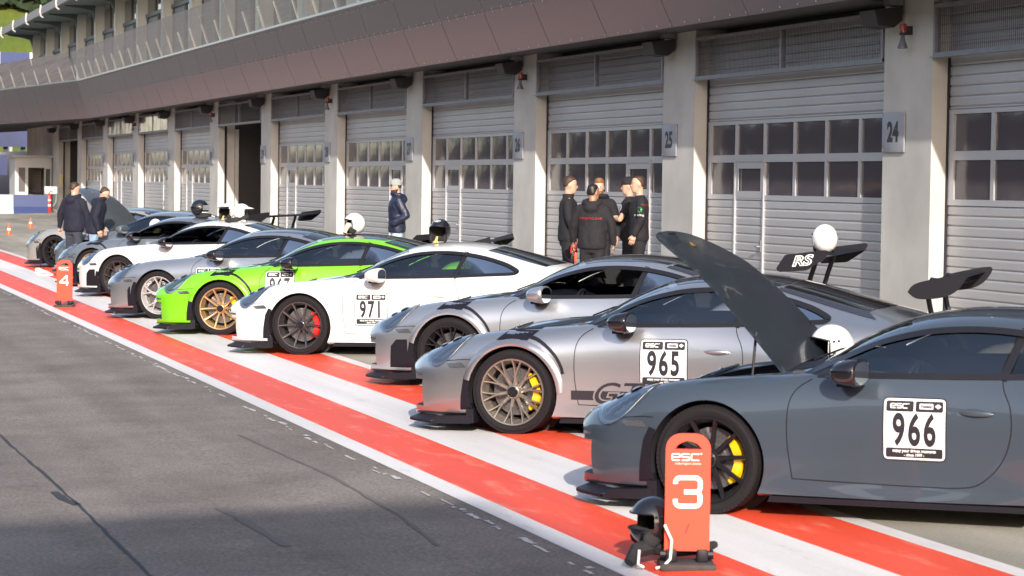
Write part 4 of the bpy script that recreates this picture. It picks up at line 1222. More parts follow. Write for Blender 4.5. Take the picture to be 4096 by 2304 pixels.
    pts[0] = (pts[1][0]+.10, pts[0][1]); pts[-1] = (pts[-2][0]+.10, pts[-1][1])
    outer = pts; inner = [(p[0]+.10, p[1]*.97) for p in pts]
    for i in range(24):
        a_, b_, c_, d_ = outer[i], outer[i+1], inner[i+1], inner[i]
        lip.face([(a_[0]-.0,a_[1],.075),(b_[0],b_[1],.075),(c_[0],c_[1],.075),(d_[0],d_[1],.075)])
        lip.face([(a_[0]-.0,a_[1],.095),(b_[0],b_[1],.095),(c_[0],c_[1],.135),(d_[0],d_[1],.135)])
        lip.face([(a_[0],a_[1],.075),(b_[0],b_[1],.075),(b_[0],b_[1],.095),(a_[0],a_[1],.095)])
    for s in (-1, 1):
        x0 = outer[0][0]
        lip.prism([(x0,.075),(-.36,.08),(-.36,.15),(x0+.06,.13)], s*.80, s*(.905+wd), 'y')
    lip.build("front_splitter", M_plas, car, sm=30, weld=.001)
    for s, P in ((-1,PL_),(1,PR)):
        mb = MB(); ed = [(-.325,.13),(-.47,.13),(-.455,.30),(-.425,.46),(-.385,.54),(-.335,.525),(-.362,.45),(-.381,.338),(-.362,.22)]
        P.poly(mb, ed, .004, .05)
        if rs and gen == 992: P.poly(mb, [(-.66,.15),(-.64,.40),(-.58,.465),(-.45,.47),(-.44,.15)], .004, .05)
        elif gen == 992: P.poly(mb, [(-.50,.15),(-.50,.42),(-.47,.465),(-.45,.47),(-.44,.15)], .004, .05)
        mb.build("arch_flap", M_plas, car, sm=40)
        mb = MB(); mb.box((-.40,s*.70,.085),(-.335,s*(.90+wd),.20)); mb.build("air_guide", M_plas, car, sm=0)
    # intakes: dark backs and fins
    mb = MB(); mb.box((-.84,-.45,.15),(-.80,.45,.45))
    for s in (-1, 1):
        mb.box((-.70,s*.44,.17),(-.66,s*.76,.45))
        for z in (.27,.34): mb.box((-.93+.12,s*.47,z),(-.72,s*.73,z+.012))
    mb.build("air_intakes", M_plas, car, sm=0)
    # marker lamps
    for P in (PL_, PR): mb = MB(); P.poly(mb, rounded([(-.60,.565),(-.44,.575),(-.40,.535),(-.56,.530)], .015), .004, .05); mb.build("side_marker", M_chrome, car, sm=30)
    for s in (-1, 1):
        mb = MB(); pf = [(s*.50,.475),(s*.73,.47),(s*.73,.452),(s*.50,.455)]; PF.poly(mb, pf, .004, .05); mb.build("daytime_lamp", M_chrome, car, sm=30)
    # ---- headlamps: oval lens over a dark bowl, seen from above-front
    for s in (-1, 1):
        def oval(k, e=0.): return [(-.60+(.205-e)*math.cos(a_)-(.035)*math.sin(a_), s*(.685+(.140-e)*math.sin(a_)+.040*math.cos(a_))) for a_ in [2*PI*q/28 for q in range(28)]]
        lm = MB(); PT.poly(lm, oval(0,0), .0025, .05); hl_o = lm.build("headlamp", M_lampin, car, sm=50)
        c = MB()
        for dx, rr_ in ((-.07,.042),(.05,.048)):
            h = PT.hit(-.60+dx, s*(.680+dx*.22), .0)
            c.T = Matrix.Translation(h+Vector((0,0,.006))) @ Matrix.Rotation(-.55,4,'Y') @ Matrix.Rotation(s*.25,4,'X'); c.lathe([(rr_,-.002),(rr_*.96,.008),(rr_*.7,.004),(0,.010)], 18)
        c.T = Matrix.Identity(4)
        PT.band(c, [(p[0],p[1]) for p in oval(0,.012)][2:26], .012, .004)
        c.build("lamp_unit", M_chrome, hl_o, sm=40)
        l2 = MB(); PT.poly(l2, oval(0,-.004), .016, .05); l2.build("lamp_lens", M_lens, hl_o, sm=60)
    # ---- roof / bonnet in another material
    if roof:
        rp = [(1.17,0),(1.19,.28),(1.27,.465),(1.7,.475),(2.10,.43),(2.17,.28),(2.185,0)]; rp = rp + [(x,-y) for x,y in rp[::-1] if y > 0]
        mb = MB(); PT.poly(mb, rp, .003, .07); mb.build("roof_panel", roof, car, sm=60)
        for s in (-1, 1):
            mb = MB(); PT.poly(mb, [(2.12,s*.44),(2.84,s*.485),(2.92,s*.60),(2.10,s*.50)], .003, .07); mb.build("rear_pillar_trim", roof, car, sm=60)
    if hood and not open_hood:
        mb = MB(); PT.poly(mb, inset_poly(HOOD,.004), .003, .06); mb.build("bonnet", hood, car, sm=60)
    if nostril:
        mb = MB()
        for s in (-1, 1): PT.poly(mb, rounded([(-.34,s*.16),(-.22,s*.14),(-.20,s*.36),(-.30,s*.38)],.03), .005, .05)
        mb.build("bonnet_nostrils", M_plas, car, sm=30)
    if louvres:
        for s in (-1, 1):
            mb = MB(); P = PL_ if s < 0 else PR
            P.poly(mb, [(-.145,.765),(-.08,.825),(-.040,.862),(.215,.870),(.205,.845),(.125,.765)], .004, .04)
            PT.poly(mb, [(-.04,s*.745),(-.02,s*.66),(.215,s*.665),(.205,s*.75)], .004, .04)
            for k in range(4):
                x0 = -.085+k*.062; pts = [P.hit(x0-.01,.775,.004), P.hit(x0+.030,.835,.004), P.hit(x0+.050,.858,.004), PT.hit(x0+.060,s*.70,.006)]
                if None in pts: continue
                for p0, p1 in zip(pts, pts[1:]):
                    u = Vector((.040,s*.016,.012)); mb.face([p0, p1, p1+u, p0+u]); mb.face([p0+u, p1+u, p1+Vector((.044,0,0)), p0+Vector((.044,0,0))])
            ch = curve2([(.12,.797),(.21,.772),(.30,.715),(.375,.64),(.42,.56),(.435,.50)],5); P.band(mb, ch, .026, .004)
            mb.build("fender_louvres", M_plas, car, sm=0)
    if rs:      # raised arch lip
        for s, P in ((-1,PL_),(1,PR)):
            for ax, r_, a0, a1 in ((0,.400,.02,PI-.25),(2.457,.412,.05,PI-.1)):
                mb = MB(); rings = []
                for i in range(25):
                    an = a0+(a1-a0)*i/24; c_, q_ = math.cos(an), math.sin(an); p0 = P.hit(ax+c_*(r_-.012), .338+q_*(r_-.012), 0)
                    if p0 is None: continue
                    yb = p0.y; o_ = []
                    for dr, dy in ((-.018,-.012),(-.016,.012),(0.0,.017),(.03,.012),(.05,-.004)):
                        p = P.hit(ax+c_*(r_+dr), .338+q_*(r_+dr), 0); y_ = p.y if (p is not None and dr > 0) else yb
                        o_.append((ax+c_*(r_+dr), y_+s*dy, .338+q_*(r_+dr)))
                    rings.append(o_)
                mb.loft(rings, closed=False); mb.build("arch_flare", m_body, car, sm=50)
    if stripes:
        mb = MB(); PL_.poly(mb, [(.50,.295),(1.86,.285),(1.90,.36),(.50,.37)], .003, .08)
        mb.build("side_stripe", M_plateb, car, sm=0, recalc=False)
        mb = MB(); PL_.text(mb, "GT3 RS", 1.13, .340, .25, 1.2, .012, .0045, 0, shear=.35); mb.build("side_script_outline", m_body, car, sm=0, recalc=False)
        mb = MB(); PL_.text(mb, "GT3 RS", 1.13, .340, .25, 1.2, .001, .006, 0, shear=.35); mb.build("side_script", M_plateb, car, sm=0, recalc=False)
    if plate: start_plate(car, PL_, plate[0], plate[1], plate[2], plate[3] if len(plate) > 3 else 1.)
    for s in (-1, 1): mirror(car, mirror_m or m_body, s)
    # ---- wheels
    st, rm, cal = wheels
    for ax, s in ((0,-1),(0,1),(2.457,-1),(2.457,1)):
        put_wheel(car, st, rm, cal, ax, -(.895+wd if ax == 0 else .915+wd), s, steer if ax == 0 else 0, rot+(0 if ax==0 else .9))
    # ---- interior: tub, dash, wheel, seats, half cage
    mb = MB(); mb.box((.42,-.70,.24),(2.3,.70,.27)); mb.box((.40,-.70,.24),(.45,.70,.84)); mb.box((2.28,-.68,.26),(2.32,.68,.95))
    mb.box((1.0,-.09,.27),(1.9,.09,.55), bev=.03)
    mb.prism([(.45,.60),(1.02,.62),(1.06,.74),(.98,.84),(.80,.895),(.50,.90)], -.69, .69, 'y'); mb.build("cabin_interior", M_cabin, car, sm=30)
    mb = MB(); mb.T = Matrix.Translation((1.14,-.37,.78)) @ Matrix.Rotation(-1.18,4,'Y')
    ring = [(.175*math.cos(a_), .175*math.sin(a_), 0) for a_ in [2*PI*k/24 for k in range(25)]]; mb.tube(ring, .016, 8, cap=False)
    for a_ in (0, PI, PI*1.5): mb.tube([(0,0,-.02),(.165*math.cos(a_),.165*math.sin(a_),0)], .014, 6)
    mb.tube([(0,0,0),(0,0,-.16)], .03, 8); mb.build("steering_wheel", M_plas, car)
    for s in (-1, 1):
        mb = MB(); mb.T = Matrix.Translation((1.62, s*.37, .30))
        mb.prism([(-.28,.06),(.20,.02),(.22,.12),(.10,.16),(-.28,.20)], -.23, .23, 'y')
        mb.loft([[(.16,-.23,.08),(.30,-.23,.10),(.30,.23,.10),(.16,.23,.08)],[(.22,-.25,.35),(.36,-.24,.35),(.36,.24,.35),(.22,.25,.35)],[(.30,-.21,.58),(.41,-.20,.58),(.41,.20,.58),(.30,.21,.58)],[(.34,-.12,.72),(.44,-.11,.72),(.44,.11,.72),(.34,.12,.72)],[(.36,-.11,.80),(.43,-.10,.80),(.43,.10,.80),(.36,.11,.80)]])
        mb.build("bucket_seat", M_seat, car, sm=50)
    if rs or gen == 992 or wing == 'gt3':
        mb = MB(); mb.tube([(2.10,-.60,.35),(2.02,-.56,.9),(1.98,-.48,1.15),(1.97,0,1.20),(1.98,.48,1.15),(2.02,.56,.9),(2.10,.60,.35)], .02, 8); mb.tube([(2.0,-.54,.95),(2.05,.5,.45)], .018, 6); mb.tube([(2.0,.54,.95),(2.05,-.5,.45)], .018, 6)
        mb.build("roll_cage", M_cage if rs else M_plas, car)
    # ---- rear wing
    if wing: make_wing(car, wing, m_body)
    # tail lamps and bumper lower
    PB = Proj(bvh,'B'); mb = MB(); PB.poly(mb, [(-.70,.66),(-.70,.70),(.70,.70),(.70,.66)], .004, .08); mb.build("tail_lamp", M_redl, car, sm=30)
    if open_hood:
        # luggage bay and raised bonnet
        mb = MB(); mb.prism(inset_poly(HOOD,.02), .50, .505, 'z')
        hp = inset_poly(HOOD,.012)
        for i in range(len(hp)):
            a_, b_ = hp[i], hp[(i+1)%len(hp)]; za, zb = PT.hit(*a_,-.035), PT.hit(*b_,-.035)
            if za and zb: mb.face([(a_[0],a_[1],.5),(b_[0],b_[1],.5),(b_[0],b_[1],zb.z),(a_[0],a_[1],za.z)])
        mb.build("luggage_bay", M_black, car, sm=30)
        bo = empty("bonnet"); bo.parent = car
        hb = MB(); PT.poly(hb, inset_poly(HOOD,.004), .001, .06)
        hg = Vector((.40,0,.90))
        for v in hb.bm.verts: v.co.z += .05*(1-(v.co.y/.62)**2)*min(1,(v.co.x+.98)/.5)*min(1,(.45-v.co.x)/.3); v.co.z -= .07*max(0,(-v.co.x-.45)/.45)**2; v.co -= hg
        geo = bmesh.ops.solidify(hb.bm, geom=hb.bm.faces[:], thickness=.022)
        hm = hb.build("bonnet_panel", [m_body], bo, sm=40)
        ub = MB()
        for s in (-1, 1):
            pass
        ub.box((-1.26,-.05,-.335),(-1.18,.05,-.29)); ub.build("bonnet_brace", M_plas, bo)
        cm = MB(); cm.T = Matrix.Translation(Vector((-.70,0,.683))-hg) @ Matrix.Rotation(-.22,4,'Y'); cm.ball((0,0,0), 1, (.036,.028,.006), 0); cm.build("bonnet_badge", mat("badge_gold",(.75,.42,.08),.3,metal=.8) if "badge_gold" not in bpy.data.materials else bpy.data.materials["badge_gold"], bo)
        bo.location = hg; bo.rotation_euler = (0, math.radians(hood_angle), 0)
        R_ = Matrix.Rotation(math.radians(hood_angle),4,'Y')
        for s in (-1, 1):
            p1 = hg + (R_ @ Vector((-.30,s*.52,-.03))); ss = MB(); ss.tube([(.18,s*.57,.78), p1], .009, 6); ss.build("gas_strut", M_plas, car)
    return car

def inset_poly_pt(poly, i, d):
    n = len(poly); P = Vector(poly[i]); a = P-Vector(poly[i-1]); b = Vector(poly[(i+1)%n])-P
    a.normalize(); b.normalize(); na = Vector((-a.y,a.x)); nb = Vector((-b.y,b.x)); m = (na+nb)
    if m.length < .1: m = na
    m.normalize(); k = min(1.6, 1/max(.3, m.dot(na)))
    global _SG
    return P + m*d*k*_SG
_SG = 1 if sum(GREEN[i][0]*GREEN[(i+1)%len(GREEN)][1]-GREEN[(i+1)%len(GREEN)][0]*GREEN[i][1] for i in range(len(GREEN))) > 0 else -1

def wing_blade(mb, xc, zc, chord, half, th=.03, drop=.0, sweep=0., tilt=.12, n=14):
    rings = []
    for i in range(n+1):
        q = i/n*2-1; y = q*half; dz = -drop*abs(q)**2; dx = sweep*q*q
        pr = []
        for u, w in ((0,0),(.08,.35),(.3,.55),(.6,.42),(1,.05),(1,-.05),(.6,-.25),(.3,-.45),(.08,-.35)):
            lx = (u-.4)*chord; lz = w*th; pr.append((xc+dx+lx*math.cos(tilt)+lz*math.sin(tilt)*0, y, zc+dz+lz+lx*math.sin(tilt)))
        rings.append(pr)
    mb.loft(rings)
def make_wing(car, kind, m_body):
    w = empty("rear_wing"); w.parent = car
    if kind == 'gt3':      # fixed wing on two struts
        mb = MB(); wing_blade(mb, 3.42, 1.07, .26, .72, .035); mb.build("wing_blade", M_gloss, w, sm=40)
        for s in (-1,1):
            mb = MB(); mb.prism([(3.27,1.09),(3.34,1.15),(3.60,1.17),(3.58,1.02),(3.32,1.00)], s*.72, s*.735, 'y'); mb.build("end_plate", M_gloss, w, sm=0)
            mb = MB(); mb.prism([(3.22,.82),(3.34,.80),(3.48,1.04),(3.34,1.06)], s*.42, s*.455, 'y'); mb.build("strut", M_plas, w, sm=0)
    elif kind == 'small':
        mb = MB(); wing_blade(mb, 3.38, 1.0, .24, .70, .03); mb.build("wing_blade", m_body, w, sm=40)
        for s in (-1,1):
            mb = MB(); mb.prism([(3.24,.82),(3.36,.80),(3.42,.98),(3.30,.99)], s*.40, s*.43, 'y'); mb.build("strut", M_plas, w, sm=0)
    elif kind in ('rs', 'rs_letter'):      # wide wing with deep end plates
        mb = MB(); wing_blade(mb, 3.53, 1.27, .34, .86, .04, tilt=.08); mb.build("wing_blade", M_plas, w, sm=40)
        for s in (-1,1):
            mb = MB(); mb.prism(rounded([(3.27,1.18),(3.36,1.31),(3.74,1.355),(3.77,1.34),(3.74,1.28),(3.56,1.165),(3.30,1.15)],.02), s*.86, s*.88, 'y'); e = mb.build("end_plate", M_plas, w, sm=0)
            mb = MB(); mb.tube([(3.40,s*.36,.82),(3.48,s*.36,1.08),(3.54,s*.36,1.25)], .024, 6); mb.build("strut", M_plas, w, sm=0)
            if kind == 'rs_letter' and s < 0:
                mb = MB(); add_text(mb, "RS", frame((3.51,-.883,1.252),(1,0,.10),(-.10,0,1)), .125, xs=1.35, bold=.007, shear=.35); mb.build("wing_lettering", M_platew, w, sm=0)
                mb = MB(); add_text(mb, "RS", frame((3.51,-.887,1.252),(1,0,.10),(-.10,0,1)), .125, xs=1.35, bold=-.002, shear=.35); mb.build("wing_lettering_fill", M_plateb, w, sm=0)
    elif kind == 'mid':
        mb = MB(); wing_blade(mb, 3.42, 1.17, .24, .74, .035, tilt=.1); mb.build("wing_blade", M_plas, w, sm=40)
        for s in (-1,1):
            mb = MB(); mb.prism([(3.27,1.13),(3.30,1.18),(3.54,1.245),(3.56,1.16),(3.46,1.09),(3.30,1.09)], s*.74, s*.755, 'y'); mb.build("end_plate", M_plas, w, sm=0)
            mb = MB(); mb.prism([(3.30,.80),(3.38,.80),(3.46,1.14),(3.40,1.15)], s*.40, s*.42, 'y'); mb.build("strut", M_plas, w, sm=0)
    elif kind == 'swan':   # two-element wing hung from swan-neck struts, curved plates
        mb = MB(); wing_blade(mb, 3.36, 1.20, .24, .62, .03, tilt=.03); mb.build("wing_blade", M_plas, w, sm=40)
        mb = MB(); wing_blade(mb, 3.50, 1.255, .12, .60, .02, tilt=.15); mb.build("wing_flap", M_plas, w, sm=40)
        for s in (-1,1):
            mb = MB(); mb.prism(curve2([(3.17,1.165),(3.22,1.225),(3.36,1.265),(3.61,1.305),(3.585,1.215),(3.50,1.145),(3.38,1.115),(3.24,1.115),(3.17,1.165)],3)[:-1], s*.62, s*.635, 'y'); mb.build("end_plate", M_plas, w, sm=0)
            mb = MB(); mb.tube([(3.36,s*.36,.82),(3.30,s*.36,1.0),(3.27,s*.36,1.17),(3.31,s*.36,1.25),(3.40,s*.36,1.235)], .022, 6); mb.build("strut", M_plas, w, sm=0)
    return w
P_slate = paint("slate_grey_paint", (.052,.068,.090), .15, .30)
P_silver = paint("silver_paint", (.56,.555,.56), .88, .32)
P_silver2 = paint("cool_silver_paint", (.52,.53,.55), .8, .32)
P_white = paint("white_car_paint", (.70,.70,.69), 0, .28)
P_green = paint("lizard_green_paint", (.19,.60,.015), .1, .3)
P_chalk = paint("chalk_grey_paint", (.115,.135,.16), 0, .3)
P_lgrey = paint("light_grey_paint", (.27,.27,.265), 0, .3)
A = make_car("sports_car", "slate grey sports car with raised bonnet and start number 966", (2826,2061), 46, P_slate, wheels=('five2','black','yellow'), open_hood=True, plate=("966",1.33,.585,1.), mirror_m=M_gloss)
B = make_car("sports_car", "silver sports car with bonnet vents, grey forked wheels and start number 965", (2052,1738), 52, P_silver, rs=True, hood=M_bonblk, roof=M_carbon, wheels=('y10','bronze','yellow'), plate=("965",1.27,.60,1.), mirror_m=M_gloss, stripes=True, wing='swan')
C_ = make_car("sports_car", "silver sports car with black wheels and open side window behind the one marked 965", (1800,1552), 52, P_silver2, rs=True, hood=M_bonblk, roof=M_carbon, wheels=('y10','black','black'), side_open=True, mirror_m=P_silver2, wing='rs_letter', gen=992)
D = make_car("sports_car", "white sports car with red calipers and start number 971", (1200,1421), 56, P_white, wheels=('pair10','dark','red'), plate=("971",.87,.535,1.), wing=None)
E_ = make_car("sports_car", "lime green sports car with gold wheels and vented front wings", (882,1341), 61, P_green, rs=True, roof=M_carbon, wheels=('pair10','gold','yellow'), plate=("967",.80,.64,1.), mirror_m=M_gloss, wing='mid')
F_ = make_car("sports_car", "silver sports car with polished five-spoke wheels behind the green car", (633,1278), 52, P_silver2, roof=M_carbon, wheels=('y5','silver','black'), plate=("969",.80,.56,1.), mirror_m=M_gloss, wing='gt3', gen=992)
G_ = make_car("sports_car", "white sports car with bonnet nostrils, dark wheels and two white helmets on its roof", (474,1190), 50, P_white, wheels=('cross','dark','black'), rs=True, louvres=False, mirror_m=M_gloss, wing='small', gen=992, nostril=True, side_open=True)
H_ = make_car("sports_car", "grey sports car with gold crossed-spoke wheels and black wing vents", (370,1150), 46, P_chalk, rs=True, wheels=('cross','gold','black'), mirror_m=M_gloss, wing='rs', gen=992, side_open=True)
I_ = make_car("sports_car", "grey sports car with its bonnet raised in front of the two standing men", (6.58,48.6), 46, P_chalk, wheels=('five2','black','black'), open_hood=True, wing='small', mirror_m=P_chalk)
J_ = make_car("sports_car", "light grey sports car with black wheels, farthest of the row", (218,1071), 45, P_lgrey, roof=M_carbon, wheels=('five2','black','black'), wing='small', gen=992)
# ================================================================ PEOPLE
M_skin = mat("skin", (.56,.33,.24), .5, noise=(9,.06)); M_skin2 = mat("skin_tanned", (.36,.20,.13), .5)
M_blk = mat("black_cloth", (.010,.009,.013), .85, noise=(5,.25), bump=(9,.4,.03)); M_nvy = mat("navy_cloth", (.006,.008,.022), .85, noise=(4,.2), bump=(8,.4,.03))
M_puff = mat("navy_shell", (.014,.019,.045), .45, noise=(4,.2), bump=(10,.6,.04)); M_jean = mat("jeans_blue", (.20,.30,.42), .85, noise=(6,.35), bump=(9,.4,.03))
M_jeand = mat("jeans_dark", (.028,.034,.052), .85, noise=(6,.3), bump=(9,.4,.03)); M_jeanl = mat("jeans_light", (.42,.55,.68), .85, noise=(6,.2))
M_hairb = mat("hair_brown", (.045,.022,.014), .6, noise=(60,.4)); M_hairk = mat("hair_black", (.012,.010,.011), .5, noise=(60,.4)); M_hairg = mat("hair_ginger", (.22,.095,.04), .6, noise=(60,.4))
M_capg = mat("cap_grey", (.28,.30,.29), .8); M_shoe = mat("shoe_dark", (.03,.03,.035), .7); M_eye = mat("eye_dark", (.03,.02,.02), .3)
M_txtr = mat("print_red", (.42,.015,.03), .6); M_txtw = mat("print_white", (.75,.75,.76), .6); M_txtg = mat("print_green", (.05,.30,.12), .6)
def remesh(mb, vox, wr=0., freq=7., seed=0):
    bmesh.ops.recalc_face_normals(mb.bm, faces=mb.bm.faces)
    me = bpy.data.meshes.new("r"); mb.bm.to_mesh(me); mb.bm.free(); o = bpy.data.objects.new("tmp", me); COL.objects.link(o)
    md = o.modifiers.new("r", 'REMESH'); md.mode = 'VOXEL'; md.voxel_size = vox; md.use_smooth_shade = True
    sm_ = o.modifiers.new("s", 'SMOOTH'); sm_.iterations = 3; sm_.factor = .5
    dg = bpy.context.evaluated_depsgraph_get(); dg.update(); m2 = bpy.data.meshes.new_from_object(o.evaluated_get(dg)); bpy.data.objects.remove(o)
    if wr:
        b = bmesh.new(); b.from_mesh(m2)
        for v in b.verts:
            p = v.co; n = mnoise.noise(Vector((p.x*freq+seed, p.y*freq, p.z*freq*.7))) + .6*mnoise.noise(Vector((p.x*freq*2.3, p.y*freq*2.3+seed, p.z*freq*1.6)))
            v.co += v.normal*n*wr
        b.to_mesh(m2); b.free()
    return m2
def mesh_obj(name, me, m, parent):
    me.materials.clear(); me.materials.append(m); o = bpy.data.objects.new(name, me); COL.objects.link(o); o.parent = parent
    for p in me.polygons: p.use_smooth = True
    return o
def ell(c, rx, ry, n=16, rot=0.): return [(c[0]+rx*math.cos(a)*math.cos(rot)-ry*math.sin(a)*math.sin(rot), c[1]+rx*math.cos(a)*math.sin(rot)+ry*math.sin(a)*math.cos(rot), c[2]) for a in [2*PI*k/n for k in range(n)]]
def limb(mb, pts, r):
    P = [Vector(p) for p in pts]; Q, Rr = [], []
    for i in range(len(P)-1):
        for k in range(5):
            t = k/5; p0 = P[max(i-1,0)]; p3 = P[min(i+2,len(P)-1)]; a, b = P[i], P[i+1]
            q = .5*((2*a)+(b-p0)*t+(2*p0-5*a+4*b-p3)*t*t+(3*a-p0-3*b+p3)*t**3); Q.append(a.lerp(b,t)*.5+q*.5); Rr.append(r[i]*(1-t)+r[i+1]*t)
    Q.append(P[-1]); Rr.append(r[-1]); mb.tube(Q, Rr, 12)
    for p, q in zip(P, r): mb.ball(p, q*.99, sub=2)
def head(mb, c, yaw, pitch):
    M = Matrix.Translation(c) @ Matrix.Rotation(yaw,4,'Z') @ Matrix.Rotation(pitch,4,'Y'); old = mb.T; mb.T = M; rings = []
    for z, f, b, w in ((-.128,.062,.0,.022),(-.115,.084,-.02,.042),(-.085,.090,-.05,.056),(-.05,.091,-.072,.064),(-.01,.090,-.090,.070),(.03,.096,-.098,.073),(.07,.086,-.098,.073),(.10,.060,-.082,.060),(.120,.02,-.045,.034)):
        cx, rx = (f+b)/2, (f-b)/2
        rings.append([(cx+rx*math.copysign(abs(math.cos(a))**.85, math.cos(a)), w*math.copysign(abs(math.sin(a))**.85, math.sin(a)), z) for a in [2*PI*k/18 for k in range(18)]])
    mb.loft(rings)
    mb.loft([[(.088,-.010,.022),(.088,.010,.022),(.094,0,.024)],[(.088,-.017,-.035),(.088,.017,-.035),(.124,0,-.028)],[(.085,-.012,-.046),(.085,.012,-.046),(.105,0,-.045)]])
    for s in (-1,1): mb.ball((-.008,s*.074,-.005), 1, (.020,.010,.032)); 
    mb.ball((.088,0,-.072), 1, (.010,.026,.010)); mb.T = old; return M
def hand(mb, wrist, d, side, curl=.5, thumb=1):
    """palm and five fingers; d: direction the hand points to, side: +y left hand"""
    d = Vector(d).normalized(); up = Vector((1,0,0)) if abs(d.x) < .8 else Vector((0,0,1)); w = d.cross(up).normalized(); fwd = w.cross(d).normalized()*-1
    if fwd.x < 0: fwd = -fwd
    inn = Vector((0,-side,0)); 
    W = Vector(wrist)
    def box_loft(a, b, ra, rb): mb.loft([[a+fwd*x*ra[0]+inn*y*ra[1] for x, y in ((1,.6),(.6,1),(-.6,1),(-1,.6),(-1,-.6),(-.6,-1),(.6,-1),(1,-.6))],[b+fwd*x*rb[0]+inn*y*rb[1] for x, y in ((1,.6),(.6,1),(-.6,1),(-1,.6),(-1,-.6),(-.6,-1),(.6,-1),(1,-.6))]])
    box_loft(W-d*.03, W+d*.03, (.027,.019), (.036,.016)); box_loft(W+d*.03, W+d*.085, (.036,.016), (.041,.013))
    for k, ln in enumerate((.068,.078,.072,.056)):
        b = W+d*.083+fwd*(.031-k*.0205); p = [b]; dd = d.copy()
        for j in range(3):
            dd = (dd + inn*curl*(.45+.25*j)).normalized(); p.append(p[-1]+dd*ln*(.45,.32,.25)[j])
        mb.tube(p, [.0095,.009,.008,.0065], 7)
    t0 = W+d*.030+fwd*.030; mb.tube([t0, t0+d*.03+fwd*.020+inn*.010, t0+d*.058+fwd*.022+inn*.024], [.013,.0105,.008], 7)
def place_person(px_head, dist, height):
    d = _f + _r2*(px_head[0]-2048)/F - _u2*(px_head[1]-1152)/F; p = CAMPOS + d*dist; z = gz(p.x,p.y); return Vector((p.x,p.y,z)), p.z - z
def make_person(label, px_head, dist, face, jacket, legs, skin, hair, pose, hood=False, hair_kind='short', lean=0., head_yaw=0., head_pitch=0., bulk=1., sleeves=True, collar=False, cap=None, beard=None, seed=0, hip_fwd=0., height=None):
    loc, h = place_person(px_head, dist, 0); 
    if height: h = height
    k = h/1.80; per = tag(empty("person", loc), label, "person"); per.rotation_euler = (0,0,face); per.scale = (k,k,k)
    lx = lambda z: lean*max(0, z-.95)     # forward lean
    sh = 1.47; hc = Vector((lx(1.68)+.025+.02*(head_pitch>0.2), 0, 1.672-.03*(head_pitch>.2)))
    arms = pose['arms']                    # [(elbow, wrist, handdir)] for left(+y), right(-y)
    ft = pose.get('feet', ((.02,.11),(-.02,-.11)))
    # body: one continuous skin, mostly hidden by clothes
    bm_ = MB()
    bm_.loft([ell((lx(z)+hip_fwd*0,0,z), rx, ry) for z, rx, ry in ((.86,.09,.14),(1.0,.10,.15),(1.15,.09,.14),(1.32,.11,.165),(1.45,.08,.16),(1.50,.06,.08))])
    bm_.tube([(lx(1.45)-.01,0,1.44),(lx(1.52)+.0,0,1.52),hc+Vector((-.02,0,-.07))], [.066,.056,.056], 12)
    M_h = head(bm_, hc, head_yaw, head_pitch)
    for s, (el, wr, hd) in zip((1,-1), arms):
        S = Vector((lx(sh), s*.185, sh-.02)); limb(bm_, [S, el, wr], [.046,.040,.029])
    for s, (fx, fy) in zip((1,-1), ft): limb(bm_, [(0,s*.09,.92),(.02+fx*.5,s*.10,.50),(fx-.02,fy,.09)], [.075,.052,.038]); bm_.tube([(fx-.05,fy,.05),(fx+.12,fy,.04)], [.035,.03], 8)
    me = remesh(bm_, .013)
    b2 = bmesh.new(); b2.from_mesh(me); hb = MB(); hb.bm.free(); hb.bm = b2
    for s, (el, wr, hd) in zip((1,-1), arms):
        if hd: hand(hb, wr, hd, s, pose.get('curl', .5))
    hb.bm.to_mesh(me); hb.bm.free(); body = mesh_obj("body", me, skin, per)
    # trousers
    t = MB(); t.loft([ell((hip_fwd*.0-.005,0,z), rx, ry, 18) for z, rx, ry in ((.80,.10,.165),(.88,.118,.178),(.98,.112,.170),(1.04,.10,.16))])
    for s, (fx, fy) in zip((1,-1), ft): limb(t, [(0,s*.090,.86),(.01+fx*.3,s*.095,.66),(.02+fx*.5,s*.10,.48),(fx-.02,fy,.12)], [.098,.088,.076,.068])
    mesh_obj("trousers", remesh(t, .016, .009, 8, seed+3), legs, per)
    for s, (fx, fy) in zip((1,-1), ft):
        sb = MB(); sb.loft([[(fx+x,fy+y*w,z) for x, y in ((0,-1),(0,1))]+[(fx+x+.0,fy+y*w,z+hh) for x, y in ((0,.8),(0,-.8))] for x, w, z, hh in ((0,0,0,0),)][:0] or [[(fx-.10,fy-.035,0),(fx-.10,fy+.035,0),(fx-.10,fy+.03,.08),(fx-.10,fy-.03,.08)],[(fx,fy-.045,0),(fx,fy+.045,0),(fx,fy+.035,.10),(fx,fy-.035,.10)],[(fx+.12,fy-.05,0),(fx+.12,fy+.05,0),(fx+.12,fy+.04,.055),(fx+.12,fy-.04,.055)],[(fx+.18,fy-.03,0),(fx+.18,fy+.03,0),(fx+.18,fy+.02,.035),(fx+.18,fy-.02,.035)]]); sb.build("shoe", M_shoe, per, subs=1)
    # jacket
    j = MB(); B = bulk*1.06
    j.loft([ell((lx(z)+ox,0,z), rx*B, ry*B, 20) for z, ox, rx, ry in ((.86,.0,.128,.185),(.92,.0,.135,.192),(1.05,.0,.128,.182),(1.18,.005,.128,.185),(1.32,.008,.135,.20),(1.42,.0,.118,.195),(1.475,-.005,.085,.15),(1.52,-.01,.062,.075))])
    for s, (el, wr, hd) in zip((1,-1), arms):
        S = Vector((lx(sh)-.005, s*.180, sh-.045)); el, wr = Vector(el), Vector(wr)
        if sleeves: limb(j, [S, S.lerp(el,.5), el, el.lerp(wr,.5), wr-(wr-el).normalized()*.015], [.074*B,.067*B,.060*B,.052*B,.042*B])
        else: limb(j, [S, S.lerp(el,.6)], [.072,.062])
